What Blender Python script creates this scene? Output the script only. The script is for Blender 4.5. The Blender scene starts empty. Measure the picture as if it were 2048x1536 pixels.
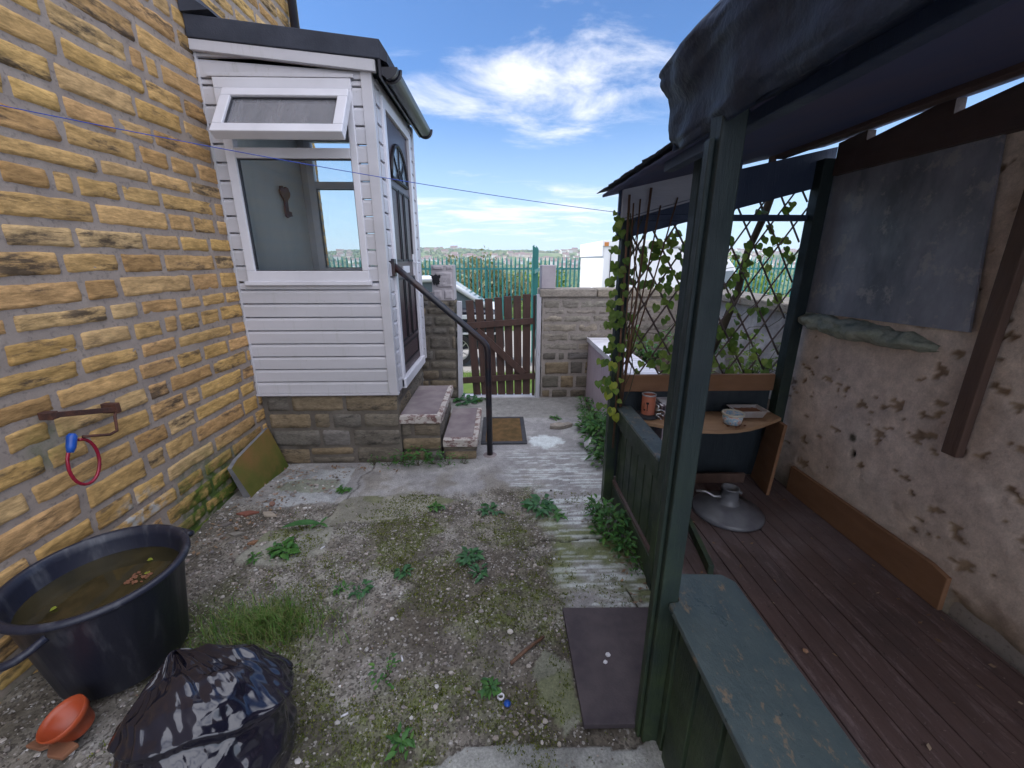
import bpy, math, random
from math import sin, cos, pi, radians, exp, sqrt, atan2
from mathutils import Vector, Matrix, noise, Euler
random.seed(7)
R = random.uniform
sc = bpy.context.scene
COL = sc.collection

def fbm(x, y, z=0.0, o=4):
    return noise.fractal((x, y, z), 1.0, 2.0, o)
def n1(x, y, z=0.0):
    return noise.noise((x, y, z))
def sst(a, b, x):
    t = max(0.0, min(1.0, (x-a)/(b-a)))
    return t*t*(3-2*t)
def lerp(a, b, t): return a+(b-a)*t
def mixc(a, b, t): return tuple(a[i]+(b[i]-a[i])*t for i in range(3))

# ------------------------------------------------------------------ materials
class NT:
    def __init__(s, name):
        s.m = bpy.data.materials.new(name); s.m.use_nodes = True
        s.t = s.m.node_tree; s.t.nodes.clear()
        s.out = s.n('ShaderNodeOutputMaterial')
        s.b = s.n('ShaderNodeBsdfPrincipled')
        s.l(s.b.outputs[0], s.out.inputs['Surface'])
        s.tc = s.n('ShaderNodeTexCoord')
    def n(s, t, **k):
        nd = s.t.nodes.new(t)
        for a, v in k.items(): setattr(nd, a, v)
        return nd
    def l(s, a, b): s.t.links.new(a, b)
    def noise(s, scale, detail=4, rough=.55, stretch=None, off=(0, 0, 0), dist=0):
        v = s.tc.outputs['Object']
        mp = s.n('ShaderNodeMapping')
        mp.inputs['Location'].default_value = off
        if stretch: mp.inputs['Scale'].default_value = stretch
        s.l(v, mp.inputs[0])
        nn = s.n('ShaderNodeTexNoise'); nn.inputs['Scale'].default_value = scale
        nn.inputs['Detail'].default_value = detail; nn.inputs['Roughness'].default_value = rough
        nn.inputs['Distortion'].default_value = dist
        s.l(mp.outputs[0], nn.inputs['Vector'])
        return nn.outputs['Fac']
    def ramp(s, fac, stops):
        r = s.n('ShaderNodeValToRGB'); e = r.color_ramp.elements
        while len(e) < len(stops): e.new(.5)
        for i, (p, c) in enumerate(stops):
            e[i].position = p
            e[i].color = (c, c, c, 1) if not hasattr(c, '__len__') else (*c, 1)
        s.l(fac, r.inputs[0]); return r.outputs[0]
    def mix(s, fac, a, b, mode='MIX'):
        m = s.n('ShaderNodeMix', data_type='RGBA', blend_type=mode)
        if isinstance(fac, (int, float)): m.inputs[0].default_value = fac
        else: s.l(fac, m.inputs[0])
        for i, v in ((6, a), (7, b)):
            if hasattr(v, '__len__'): m.inputs[i].default_value = (*v[:3], 1)
            else: s.l(v, m.inputs[i])
        return m.outputs[2]
    def math(s, op, a, b=None, clamp=False):
        m = s.n('ShaderNodeMath', operation=op, use_clamp=clamp)
        for i, v in enumerate((a, b)):
            if v is None: continue
            if isinstance(v, (int, float)): m.inputs[i].default_value = v
            else: s.l(v, m.inputs[i])
        return m.outputs[0]
    def bump(s, fac, strength=.4, dist=.01):
        b = s.n('ShaderNodeBump'); b.inputs['Strength'].default_value = strength
        b.inputs['Distance'].default_value = dist
        s.l(fac, b.inputs['Height']); s.l(b.outputs[0], s.b.inputs['Normal'])
    def fin(s, col, rough=.7, spec=.4, metal=0):
        if hasattr(col, '__len__'): s.b.inputs['Base Color'].default_value = (*col[:3], 1)
        else: s.l(col, s.b.inputs['Base Color'])
        if isinstance(rough, (int, float)): s.b.inputs['Roughness'].default_value = rough
        else: s.l(rough, s.b.inputs['Roughness'])
        s.b.inputs['Specular IOR Level'].default_value = spec
        s.b.inputs['Metallic'].default_value = metal
        return s.m

def simple(name, c1, c2=None, scale=8, rough=.6, spec=.4, metal=0, bump=.15, bscale=60, stretch=None, bdist=.004, lo=.35, hi=.65):
    t = NT(name); c2 = c2 or tuple(v*.75 for v in c1)
    f = t.ramp(t.noise(scale, 5, stretch=stretch), [(lo, 0.0), (hi, 1.0)])
    c = t.mix(f, c1, c2)
    if bump: t.bump(t.noise(bscale, 4, stretch=stretch), bump, bdist)
    return t.fin(c, rough, spec, metal)

def stone_mat(name, cols, soot=.5, sootcol=(.03, .026, .022), moss=False, grain=(1, 1, 3)):
    t = NT(name)
    g = t.n('ShaderNodeNewGeometry')
    isl = g.outputs['Random Per Island']
    stops = [(i/(len(cols)-1), c) for i, c in enumerate(cols)]
    c = t.ramp(isl, stops)
    v = t.ramp(t.noise(5, 6, .65, stretch=grain), [(.3, .62), (.7, 1.25)])
    c = t.mix(1.0, c, v, 'MULTIPLY')
    f = t.ramp(t.noise(40, 4, .7, stretch=grain), [(.3, .75), (.7, 1.15)])
    c = t.mix(1.0, c, f, 'MULTIPLY')
    # soot stuck on the stones, each stone its own share
    s1 = t.noise(7, 7, .72, stretch=grain, off=(3, 1, 7))
    amt = t.math('ADD', s1, t.math('MULTIPLY', t.math('FRACT', t.math('MULTIPLY', isl, 37.7)), .16))
    m = t.ramp(amt, [(.62+.12*(1-soot), 0.0), (.74+.12*(1-soot), .85)])
    c = t.mix(m, c, sootcol)
    if moss:
        at = t.n('ShaderNodeAttribute', attribute_name='moss')
        mm = t.math('MULTIPLY', at.outputs['Fac'], t.ramp(t.noise(14, 5, off=(9, 2, 2)), [(.35, 0.1), (.6, 1.0)]))
        c = t.mix(mm, c, (.085, .12, .02))
        at2 = t.n('ShaderNodeAttribute', attribute_name='white')
        mm = t.math('MULTIPLY', at2.outputs['Fac'], t.ramp(t.noise(24, 5, off=(2, 5, 2)), [(.45, 0.0), (.6, .8)]))
        c = t.mix(mm, c, (.5, .52, .52))
    t.bump(t.noise(55, 6, .7, stretch=grain), .6, .008)
    return t.fin(c, .9, .2)

def mortar_mat(name, c1, c2, moss=False):
    t = NT(name)
    c = t.mix(t.ramp(t.noise(6, 6), [(.3, 0.0), (.7, 1.0)]), c1, c2)
    c = t.mix(t.ramp(t.noise(50, 3), [(.55, 0.0), (.75, .5)]), c, (.06, .05, .045))
    if moss:
        at = t.n('ShaderNodeAttribute', attribute_name='moss')
        mm = t.math('MULTIPLY', at.outputs['Fac'], t.ramp(t.noise(14, 5), [(.35, 0.0), (.6, 1.0)]))
        c = t.mix(mm, c, (.07, .11, .03))
    t.bump(t.noise(70, 5, .7), .5, .006)
    return t.fin(c, .95, .15)

MT = {}
MT['stone'] = stone_mat('yellow_sandstone', [(.49, .295, .105), (.59, .37, .135), (.53, .315, .14), (.43, .25, .10), (.61, .41, .20), (.51, .315, .12), (.57, .35, .15)], 1.0, (.05, .04, .036), True, (1, .6, 2.4))
MT['mortar'] = mortar_mat('strap_mortar', (.35, .29, .245), (.27, .22, .19), True)
MT['stone2'] = stone_mat('dark_walling_stone', [(.14, .12, .095), (.19, .165, .13), (.12, .11, .10), (.25, .19, .12), (.15, .135, .11), (.18, .165, .155)], .62, (.035, .033, .03))
MT['stone2b'] = stone_mat('grey_walling_stone', [(.27, .235, .20), (.31, .27, .23), (.24, .22, .19), (.34, .29, .23), (.28, .26, .22)], .35, (.09, .08, .07))
MT['mortar2'] = mortar_mat('old_mortar', (.10, .085, .07), (.17, .15, .13))
MT['mortar3'] = mortar_mat('smeared_mortar', (.26, .23, .205), (.33, .29, .26))
MT['upvc'] = simple('white_cladding', (.54, .525, .56), (.44, .43, .45), 2.2, .45, .5, bump=.08, bscale=25, stretch=(.5, 1, 2))
t = NT('streaked_cladding')
c = t.mix(t.ramp(t.noise(2.2, 5, stretch=(.5, 1, 2)), [(.35, 0.0), (.65, 1.0)]), (.54, .525, .56), (.46, .45, .475))
c = t.mix(t.ramp(t.noise(7, 7, .75, stretch=(3, 3, .35)), [(.55, 0.0), (.75, .55)]), c, (.33, .335, .30))
c = t.mix(t.ramp(t.noise(70, 3), [(.70, 0.0), (.76, .5)]), c, (.2, .19, .17))
t.bump(t.noise(4, 3), .15, .01); MT['upvc'] = t.fin(c, .42, .5)
MT['upvc2'] = simple('window_plastic', (.68, .67, .72), (.60, .59, .63), 3, .3, .5, bump=0)
MT['felt'] = simple('roof_felt', (.025, .03, .045), (.045, .05, .07), 5, .75, .4, bump=.4, bscale=120)
MT['gutter'] = simple('black_gutter', (.012, .013, .02), (.02, .02, .03), 5, .3, .5, bump=0)
MT['rail'] = simple('rail_paint', (.012, .013, .02), (.05, .02, .014), 6, .35, .5, bump=.2, bscale=30, lo=.5, hi=.75)
MT['door'] = simple('door_woodgrain', (.05, .022, .028), (.028, .014, .02), 12, .35, .5, bump=.25, bscale=60, stretch=(6, 6, .5))
MT['doordark'] = simple('door_groove', (.008, .007, .01), None, 8, .5)
MT['greenpaint'] = None
def paint_wood(name, base, base2, worn, wornamt=.62, moss=0.0, stretch=(4, 4, .5), rough=.55):
    t = NT(name)
    c = t.mix(t.ramp(t.noise(6, 5, stretch=stretch), [(.3, 0.0), (.7, 1.0)]), base, base2)
    c = t.mix(t.ramp(t.noise(7, 8, .75, stretch=stretch, off=(4, 4, 1)), [(wornamt, 0.0), (wornamt+.07, .9)]), c, worn)
    if moss:
        sp = t.n('ShaderNodeSeparateXYZ'); t.l(t.tc.outputs['Object'], sp.inputs[0])
        low = t.ramp(t.math('MULTIPLY', sp.outputs[2], .8), [(.15, moss), (.95, 0.0)])
        mm = t.math('MULTIPLY', low, t.ramp(t.noise(5, 6, .7), [(.35, .2), (.62, 1.0)]))
        c = t.mix(mm, c, (.07, .105, .035))
    t.bump(t.noise(26, 6, .7, stretch=stretch), .5, .006)
    r = t.ramp(t.noise(9, 5), [(.3, rough-.12), (.7, rough+.2)])
    return t.fin(c, r, .4)
MT['greenpaint'] = paint_wood('old_green_paint', (.009, .018, .023), (.016, .029, .031), (.10, .10, .085), .67, .6)
MT['flareblue'] = paint_wood('dark_roof_timber', (.03, .048, .10), (.04, .06, .12), (.07, .07, .08), .72)  # dark timber with the blue of lens flare put into its colour
MT['caprail'] = paint_wood('capping_paint', (.06, .088, .095), (.09, .118, .12), (.24, .18, .12), .55, 0, (4, 2.2, 4), .36)
MT['greyboard'] = paint_wood('grey_fascia', (.40, .42, .50), (.33, .35, .43), (.1, .1, .12), .70, 0, (.6, 3, 3), .7)
MT['brownwood'] = paint_wood('brown_timber', (.13, .078, .06), (.09, .055, .045), (.22, .15, .12), .64)
MT['brownlong'] = paint_wood('brown_plate_timber', (.10, .065, .06), (.07, .05, .05), (.16, .11, .09), .68, 0, (4, .5, 4))
MT['ply'] = paint_wood('orange_plywood', (.24, .125, .065), (.19, .095, .05), (.32, .2, .12), .70, 0, (1, .5, 3), .65)
MT['benchply'] = paint_wood('bench_plywood', (.42, .26, .15), (.34, .20, .11), (.20, .11, .07), .60, 0, (.7, 3, 3), .65)
MT['blackpanel'] = paint_wood('dark_panel', (.018, .026, .035), (.028, .038, .046), (.05, .06, .06), .68)
MT['gatewood'] = paint_wood('gate_wood', (.085, .043, .032), (.055, .033, .028), (.15, .11, .09), .63, 0, (5, 5, .5), .6)
MT['whitepost'] = paint_wood('flaking_white_paint', (.50, .49, .52), (.42, .41, .44), (.14, .11, .10), .62)
MT['lilac'] = paint_wood('lilac_boards', (.44, .36, .41), (.50, .42, .47), (.24, .2, .2), .70, 0, (2, 4, .6), .6)
MT['whitecoping'] = simple('white_coping', (.74, .73, .76), (.62, .61, .66), 7, .5, .4, bump=.2)
MT['concretewhite'] = paint_wood('step_edge_paint', (.50, .46, .42), (.40, .36, .33), (.13, .06, .055), .485, 0, (2, 2, 3), .8)
MT['steptop'] = simple('step_top', (.17, .135, .145), (.25, .215, .21), 6, .9, .2, bump=.4, bscale=70)
MT['palisade'] = simple('palisade_green', (.02, .17, .16), (.015, .12, .12), 4, .45, .5, bump=0)
MT['glass'] = None
t = NT('window_glass'); t.t.nodes.remove(t.b)
gl = t.n('ShaderNodeBsdfGlossy'); gl.inputs['Roughness'].default_value = .02; gl.inputs[0].default_value = (.8, .85, .9, 1)
tr = t.n('ShaderNodeBsdfTransparent'); tr.inputs[0].default_value = (.96, .98, .98, 1)
fr = t.n('ShaderNodeFresnel'); fr.inputs[0].default_value = 1.5
ms = t.n('ShaderNodeMixShader'); t.l(fr.outputs[0], ms.inputs[0]); t.l(tr.outputs[0], ms.inputs[1]); t.l(gl.outputs[0], ms.inputs[2])
t.l(ms.outputs[0], t.out.inputs[0]); MT['glass'] = t.m
t = NT('milky_glass'); t.fin((.30, .30, .33), .15, .6)  # clear pane mixed with a patchy, streaked grey
tr = t.n('ShaderNodeBsdfTransparent'); ms = t.n('ShaderNodeMixShader'); t.l(t.ramp(t.noise(5, 6, .7, stretch=(3, 1, .6)), [(.3, .35), (.7, .65)]), ms.inputs[0])
t.l(tr.outputs[0], ms.inputs[1]); t.l(t.b.outputs[0], ms.inputs[2]); t.l(ms.outputs[0], t.out.inputs[0]); MT['milkyglass'] = t.m
MT['tubplastic'] = simple('black_tub_plastic', (.016, .018, .032), (.10, .105, .12), 22, .4, .5, bump=.25, bscale=90, stretch=(1, 1, .22), lo=.54, hi=.80)
MT['terracotta'] = simple('orange_plastic', (.42, .075, .025), (.34, .06, .02), 6, .35, .5, bump=.05)
MT['clay'] = simple('clay_shard', (.24, .11, .06), (.17, .08, .05), 10, .9, .2)
MT['rust'] = simple('rusty_iron', (.05, .026, .022), (.10, .04, .025), 30, .8, .3, bump=.6, bscale=120)
MT['redcable'] = simple('red_cable', (.30, .012, .035), (.22, .01, .03), 20, .25, .6, bump=0)
MT['bluelock'] = simple('blue_plastic', (.015, .09, .42), (.01, .06, .3), 20, .3, .5, bump=0)
MT['line'] = simple('blue_line', (.02, .07, .40), (.02, .05, .3), 20, .5, bump=0)
MT['steel'] = simple('parasol_base_plastic', (.16, .165, .18), (.10, .10, .12), 9, .35, .5, bump=.1)
MT['mat_fiber'] = simple('coir', (.19, .115, .055), (.11, .075, .035), 14, .95, .1, bump=1, bscale=220, bdist=.01)
MT['rubber'] = simple('rubber', (.035, .037, .045), (.055, .055, .06), 16, .7, .3, bump=.4, bscale=90)
MT['rubbermat'] = simple('rubber_slab', (.062, .052, .060), (.090, .075, .080), 12, .85, .25, bump=.6, bscale=120)
MT['mossslab'] = None
t = NT('mossy_slab')
c = t.mix(t.ramp(t.noise(3.5, 5), [(.35, 0.0), (.6, 1.0)]), (.22, .12, .045), (.13, .12, .03))
sp = t.n('ShaderNodeSeparateXYZ'); t.l(t.tc.outputs['Object'], sp.inputs[0])
c = t.mix(t.math('MULTIPLY', t.ramp(sp.outputs[2], [(.02, 1.0), (.22, 0.0)]), t.ramp(t.noise(7, 5, off=(3, 3, 3)), [(.35, .2), (.6, 1.0)])), c, (.06, .085, .016))
t.bump(t.noise(40, 5, .7), .5, .006); MT['mossslab'] = t.fin(c, .9, .2)
MT['slabedge'] = simple('slab_edge', (.15, .15, .16), (.22, .22, .23), 14, .9, .2, bump=.5)
t = NT('ledge_stone')
c = t.mix(t.ramp(t.noise(14, 6, .7), [(.3, 0.0), (.7, 1.0)]), (.22, .26, .22), (.52, .54, .46))
t.bump(t.noise(60, 6, .75), .9, .01); MT['ledge'] = t.fin(c, .9, .2)
# vertex-coloured surfaces (yard and render)
def vcol_mat(name, speck=True, rough=.92, fine=.35, bs=70, bd=.006):
    t = NT(name)
    a = t.n('ShaderNodeAttribute', attribute_name='tone')
    v = t.ramp(t.noise(18, 6, .7), [(.3, .78), (.7, 1.2)])
    c = t.mix(1.0, a.outputs['Color'], v, 'MULTIPLY')
    v = t.ramp(t.noise(110, 5, .75), [(.3, 1-fine), (.7, 1+fine)])
    c = t.mix(1.0, c, v, 'MULTIPLY')
    if speck:
        vo = t.n('ShaderNodeTexVoronoi'); vo.inputs['Scale'].default_value = 120
        t.l(t.tc.outputs['Object'], vo.inputs['Vector'])
        sep = t.n('ShaderNodeSeparateColor'); t.l(vo.outputs['Color'], sep.inputs[0])
        gr = t.math('MULTIPLY', a.outputs['Alpha'], t.ramp(sep.outputs[0], [(.92, 0.0), (.94, .6)]))
        c = t.mix(gr, c, (.42, .40, .38))
        gr = t.math('MULTIPLY', a.outputs['Alpha'], t.ramp(sep.outputs[1], [(.7, 0.0), (.78, .7)]))
        c = t.mix(gr, c, (.05, .042, .036))
    t.bump(t.noise(bs, 7, .75), .7, bd)
    return t.fin(c, rough, .25)
MT['yard'] = vcol_mat('yard_surface')
MT['render'] = vcol_mat('peeling_render', False, .92, .12, 60, .004)
t = NT('pebbles'); g = t.n('ShaderNodeNewGeometry')
c = t.ramp(g.outputs['Random Per Island'], [(0, (.12, .10, .09)), (.25, (.30, .26, .22)), (.45, (.19, .17, .17)), (.62, (.42, .38, .34)), (.8, (.10, .085, .075)), (.93, (.62, .6, .58)), (1, (.22, .13, .09))])
MT['pebble'] = t.fin(c, .85, .3)
def leaf_mat(name, cols, trans=.35, rough=.5):
    t = NT(name); g = t.n('ShaderNodeNewGeometry')
    c = t.ramp(g.outputs['Random Per Island'], [(i/(len(cols)-1), q) for i, q in enumerate(cols)])
    c = t.mix(1.0, c, t.ramp(t.noise(35, 3), [(.3, .75), (.7, 1.2)]), 'MULTIPLY')
    t.fin(c, rough, .35)
    tl = t.n('ShaderNodeBsdfTranslucent'); t.l(c, tl.inputs[0])
    ms = t.n('ShaderNodeMixShader'); ms.inputs[0].default_value = trans
    t.l(t.b.outputs[0], ms.inputs[1]); t.l(tl.outputs[0], ms.inputs[2]); t.l(ms.outputs[0], t.out.inputs[0])
    return t.m
MT['weed'] = leaf_mat('weed_leaf', [(.05, .14, .03), (.085, .22, .045), (.06, .17, .06), (.13, .27, .05)])
MT['weedblue'] = leaf_mat('bluish_weed_leaf', [(.045, .13, .05), (.075, .2, .085), (.06, .17, .045)])
MT['grass'] = leaf_mat('grass_blade', [(.08, .19, .03), (.13, .27, .05), (.22, .26, .08), (.07, .16, .03), (.34, .30, .14)])
MT['moss'] = leaf_mat('moss_tuft', [(.06, .09, .015), (.11, .14, .02), (.17, .20, .025), (.055, .075, .015), (.25, .26, .04)], .1, .9)
MT['ivy'] = leaf_mat('ivy_leaf', [(.09, .17, .035), (.17, .26, .04), (.12, .20, .045), (.27, .34, .07), (.08, .14, .04)], .45)
MT['ivyyellow'] = leaf_mat('yellow_leaf', [(.30, .36, .04), (.38, .42, .06)], .45)
MT['stem'] = simple('plant_stem', (.08, .07, .04), (.05, .06, .03), 20, .8, bump=0)
MT['bamboo'] = simple('bamboo_cane', (.16, .085, .05), (.09, .05, .035), 14, .6, bump=.2, stretch=(3, 3, .6))
MT['willow'] = simple('willow_slat', (.10, .07, .065), (.15, .11, .10), 14, .7, bump=.2)
MT['deadleaf'] = leaf_mat('dead_leaf', [(.22, .12, .06), (.30, .2, .12), (.14, .08, .05), (.36, .28, .2)], .1, .8)
t = NT('deck_boards')
c = t.mix(t.ramp(t.noise(4, 7, .7, stretch=(5, .6, 1)), [(.3, 0.0), (.7, 1.0)]), (.068, .042, .037), (.122, .077, .069))
c = t.mix(t.ramp(t.noise(2.2, 5, .6, off=(5, 2, 2)), [(.5, 0.0), (.7, .6)]), c, (.045, .035, .035))
c = t.mix(t.ramp(t.noise(9, 8, .8, stretch=(3, .6, 1), off=(1, 7, 2)), [(.54, 0.0), (.68, .7)]), c, (.25, .185, .185))
c = t.mix(t.ramp(t.noise(1.6, 5, .6, off=(3, 8, 2)), [(.50, 0.0), (.72, .5)]), c, (.20, .165, .18))
c = t.mix(t.ramp(t.noise(60, 4, .8), [(.64, 0.0), (.70, .8)]), c, (.28, .22, .20))
c = t.mix(t.ramp(t.noise(45, 4, .8, off=(6, 6, 6)), [(.62, 0.0), (.70, .8)]), c, (.02, .015, .014))
t.bump(t.noise(30, 6, .7, stretch=(4, .6, 1)), .5, .005)
MT['deck'] = t.fin(c, t.ramp(t.noise(5, 4), [(.3, .45), (.7, .8)]), .4)
t = NT('grey_sheet')
c = t.mix(t.ramp(t.noise(3, 6, .65, stretch=(1, 1.2, .6)), [(.35, 0.0), (.62, 1.0)]), (.13, .14, .18), (.31, .32, .39))
c = t.mix(t.ramp(t.noise(9, 6, .7, off=(1, 1, 5)), [(.55, 0.0), (.62, .6)]), c, (.42, .39, .40))
MT['sheet'] = t.fin(c, t.ramp(t.noise(8, 5), [(.3, .3), (.7, .6)]), .5)
t = NT('bin_bag')
def ridged(t, sc_, dist, off=(0, 0, 0)):
    mp = t.n('ShaderNodeMapping'); mp.inputs['Location'].default_value = off; t.l(t.tc.outputs['Object'], mp.inputs[0])
    nn = t.n('ShaderNodeTexNoise', noise_type='RIDGED_MULTIFRACTAL'); nn.inputs['Scale'].default_value = sc_; nn.inputs['Detail'].default_value = 3; nn.inputs['Distortion'].default_value = dist
    t.l(mp.outputs[0], nn.inputs['Vector']); return nn.outputs['Fac']
h = t.math('ADD', ridged(t, 3.2, 1.6), t.math('MULTIPLY', ridged(t, 10, .8, (3, 2, 1)), .14))
t.bump(h, .75, .016)
MT['binbag'] = t.fin(t.mix(t.ramp(t.noise(4, 3), [(.4, 0.0), (.6, 1.0)]), (.008, .008, .016), (.018, .016, .026)), .13, .8)
t = NT('murky_water'); c = t.mix(t.ramp(t.noise(9, 5), [(.35, 0.0), (.65, 1.0)]), (.02, .018, .009), (.045, .036, .016))
t.bump(t.noise(18, 2), .04, .01); MT['water'] = t.fin(c, .06, .5)
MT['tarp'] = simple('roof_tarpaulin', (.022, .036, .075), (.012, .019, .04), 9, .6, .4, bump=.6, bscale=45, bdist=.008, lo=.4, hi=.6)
MT['underroof'] = simple('roof_underside', (.07, .09, .19), (.10, .10, .18), 3, .85, .2, bump=.2)  # bluish lens flare is painted into this base colour
MT['carpaint'] = simple('dark_car_paint', (.012, .014, .025), (.016, .018, .03), 3, .12, .6, bump=0)
MT['carroof'] = simple('car_trim_and_reflection', (.55, .57, .62), (.5, .52, .56), 3, .25, .6, bump=0)  # pale roof parts, also the painted-in reflections on the car
MT['carglass'] = simple('car_glass', (.10, .13, .16), (.12, .15, .18), 3, .05, .8, bump=0)
MT['tyre'] = simple('tyre', (.02, .02, .022), None, 8, .8)
MT['alloy'] = simple('alloy', (.5, .5, .52), None, 8, .3, .5, .6, bump=0)
MT['vanwhite'] = simple('white_van_panel', (.76, .76, .80), (.72, .72, .76), 2, .35, .5, bump=0)
MT['rubberseal'] = simple('dark_seal', (.05, .05, .06), None, 8, .6, bump=0)
MT['amber'] = simple('amber_lens', (.6, .22, .05), None, 8, .3, bump=0)
MT['bark'] = simple('bark', (.09, .07, .05), (.06, .045, .035), 12, .9, bump=.5)
MT['treeleaf'] = leaf_mat('tree_leaf', [(.08, .14, .025), (.12, .2, .03), (.18, .25, .04), (.10, .16, .04)])
MT['treeleaf2'] = leaf_mat('pale_tree_leaf', [(.16, .17, .08), (.22, .21, .12), (.12, .16, .05), (.25, .22, .15)])
MT['asphalt'] = simple('asphalt', (.06, .058, .06), (.085, .08, .08), 6, .9, .2)
MT['housewall'] = simple('far_house_wall', (.36, .30, .24), (.42, .36, .3), .02, .9, bump=0)
MT['houseroof'] = simple('far_house_roof', (.16, .085, .07), (.12, .1, .1), .02, .9, bump=0)

# ------------------------------------------------------------------ mesh helper
class M:
    def __init__(s): s.v = []; s.f = []; s.mi = []; s.col = None
    def add(s, vs, fs, mi=0):
        o = len(s.v); s.v.extend([tuple(p) for p in vs])
        s.f.extend([tuple(i+o for i in f) for f in fs]); s.mi.extend([mi]*len(fs)); return s
    def box(s, x0, x1, y0, y1, z0, z1, mi=0, rot=None, piv=None):
        vs = [(x, y, z) for x in (x0, x1) for y in (y0, y1) for z in (z0, z1)]
        if rot:
            pv = Vector(piv or ((x0+x1)/2, (y0+y1)/2, (z0+z1)/2)); mt = Euler(rot).to_matrix()
            vs = [tuple(mt @ (Vector(p)-pv)+pv) for p in vs]
        return s.add(vs, [(0, 1, 3, 2), (4, 6, 7, 5), (0, 4, 5, 1), (2, 3, 7, 6), (0, 2, 6, 4), (1, 5, 7, 3)], mi)
    def beam(s, a, b, w, h, mi=0, up=(0, 0, 1)):
        a = Vector(a); b = Vector(b); d = (b-a).normalized(); sd = d.cross(Vector(up)).normalized(); u = sd.cross(d)
        vs = [p+sd*(w/2*i)+u*(h/2*j) for p in (a, b) for i, j in ((-1, -1), (1, -1), (1, 1), (-1, 1))]
        return s.add(vs, [(3, 2, 1, 0), (4, 5, 6, 7), (0, 1, 5, 4), (1, 2, 6, 5), (2, 3, 7, 6), (3, 0, 4, 7)], mi)
    def tube(s, pts, r, n=8, mi=0, cap=True):
        pts = [Vector(p) for p in pts]; k = len(pts)
        rs = r if hasattr(r, '__len__') else [r]*k
        ref = Vector((0.13, .21, 1)) if abs((pts[-1]-pts[0]).normalized().z) < .9 else Vector((1, .1, 0))
        vs = []
        for i, p in enumerate(pts):
            d = (pts[min(i+1, k-1)]-pts[max(i-1, 0)]).normalized()
            a = d.cross(ref).normalized(); b = d.cross(a)
            for j in range(n):
                q = 2*pi*j/n; vs.append(p+(a*cos(q)+b*sin(q))*rs[i])
        fs = [(i*n+j, i*n+(j+1) % n, (i+1)*n+(j+1) % n, (i+1)*n+j) for i in range(k-1) for j in range(n)]
        if cap: fs += [tuple(range(n-1, -1, -1)), tuple((k-1)*n+j for j in range(n))]
        return s.add(vs, fs, mi)
    def lathe(s, c, prof, n=32, mi=0, fn=None):
        vs = []
        for i, (r, z) in enumerate(prof):
            for j in range(n):
                a = 2*pi*j/n; q = fn(i, a) if fn else 1
                vs.append((c[0]+r*q*cos(a), c[1]+r*q*sin(a), c[2]+z))
        fs = [(i*n+j, i*n+(j+1) % n, (i+1)*n+(j+1) % n, (i+1)*n+j) for i in range(len(prof)-1) for j in range(n)]
        return s.add(vs, fs, mi)
    def disc(s, c, r, n=24, mi=0):
        return s.add([(c[0]+r*cos(2*pi*j/n), c[1]+r*sin(2*pi*j/n), c[2]) for j in range(n)], [tuple(range(n))], mi)
    def prism(s, poly, axis, a, b, mi=0):
        n = len(poly)
        def P(p, t): return {'x': (t, p[0], p[1]), 'y': (p[0], t, p[1]), 'z': (p[0], p[1], t)}[axis]
        vs = [P(p, a) for p in poly]+[P(p, b) for p in poly]
        fs = [tuple(range(n)), tuple(range(2*n-1, n-1, -1))]+[(i, n+i, n+(i+1) % n, (i+1) % n) for i in range(n)]
        return s.add(vs, fs, mi)
    def grid(s, fn, nu, nv, mi=0):
        vs = [fn(i/nu, j/nv) for i in range(nu+1) for j in range(nv+1)]
        fs = [(i*(nv+1)+j, (i+1)*(nv+1)+j, (i+1)*(nv+1)+j+1, i*(nv+1)+j+1) for i in range(nu) for j in range(nv)]
        return s.add(vs, fs, mi)
    def build(s, name, mats, parent=None, bevel=0, smooth=False, loc=None, solid=0, fixn=True):
        mats = mats if isinstance(mats, (list, tuple)) else [mats]
        o0 = Vector(loc) if loc else (parent_world(parent) if parent else Vector((0, 0, 0)))
        me = bpy.data.meshes.new(name)
        me.from_pydata([(p[0]-o0.x, p[1]-o0.y, p[2]-o0.z) for p in s.v], [], s.f)
        for m in mats: me.materials.append(MT[m] if isinstance(m, str) else m)
        if len(mats) > 1: me.polygons.foreach_set('material_index', s.mi)
        if smooth: me.polygons.foreach_set('use_smooth', [True]*len(me.polygons))
        me.update()
        ob = bpy.data.objects.new(name, me); COL.objects.link(ob)
        if parent: ob.parent = parent
        if loc: ob.location = loc
        if fixn and len(s.v) < 6000:
            import bmesh
            bm = bmesh.new(); bm.from_mesh(me); bmesh.ops.recalc_face_normals(bm, faces=bm.faces); bm.to_mesh(me); bm.free()
        if solid:
            md = ob.modifiers.new('solid', 'SOLIDIFY'); md.thickness = solid
        if bevel:
            md = ob.modifiers.new('bevel', 'BEVEL'); md.width = bevel; md.segments = 2; md.limit_method = 'ANGLE'
        return ob
def parent_world(p):
    v = Vector((0, 0, 0))
    while p: v += p.location; p = p.parent
    return v
def tag(o, label, cat, group=None):
    o['label'] = label; o['category'] = cat
    if group: o['group'] = group
    return o
def thing(name, loc, label, cat, group=None):
    o = bpy.data.objects.new(name, None); COL.objects.link(o); o.location = loc; o.empty_display_size = .1
    return tag(o, label, cat, group)
def kind(o, k): o['kind'] = k; return o
def vattr(ob, name, vals):
    a = ob.data.attributes.new(name, 'FLOAT', 'POINT'); a.data.foreach_set('value', vals)
def vcol(ob, cols):
    a = ob.data.color_attributes.new('tone', 'FLOAT_COLOR', 'POINT')
    a.data.foreach_set('color', [x for c in cols for x in c])

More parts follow.
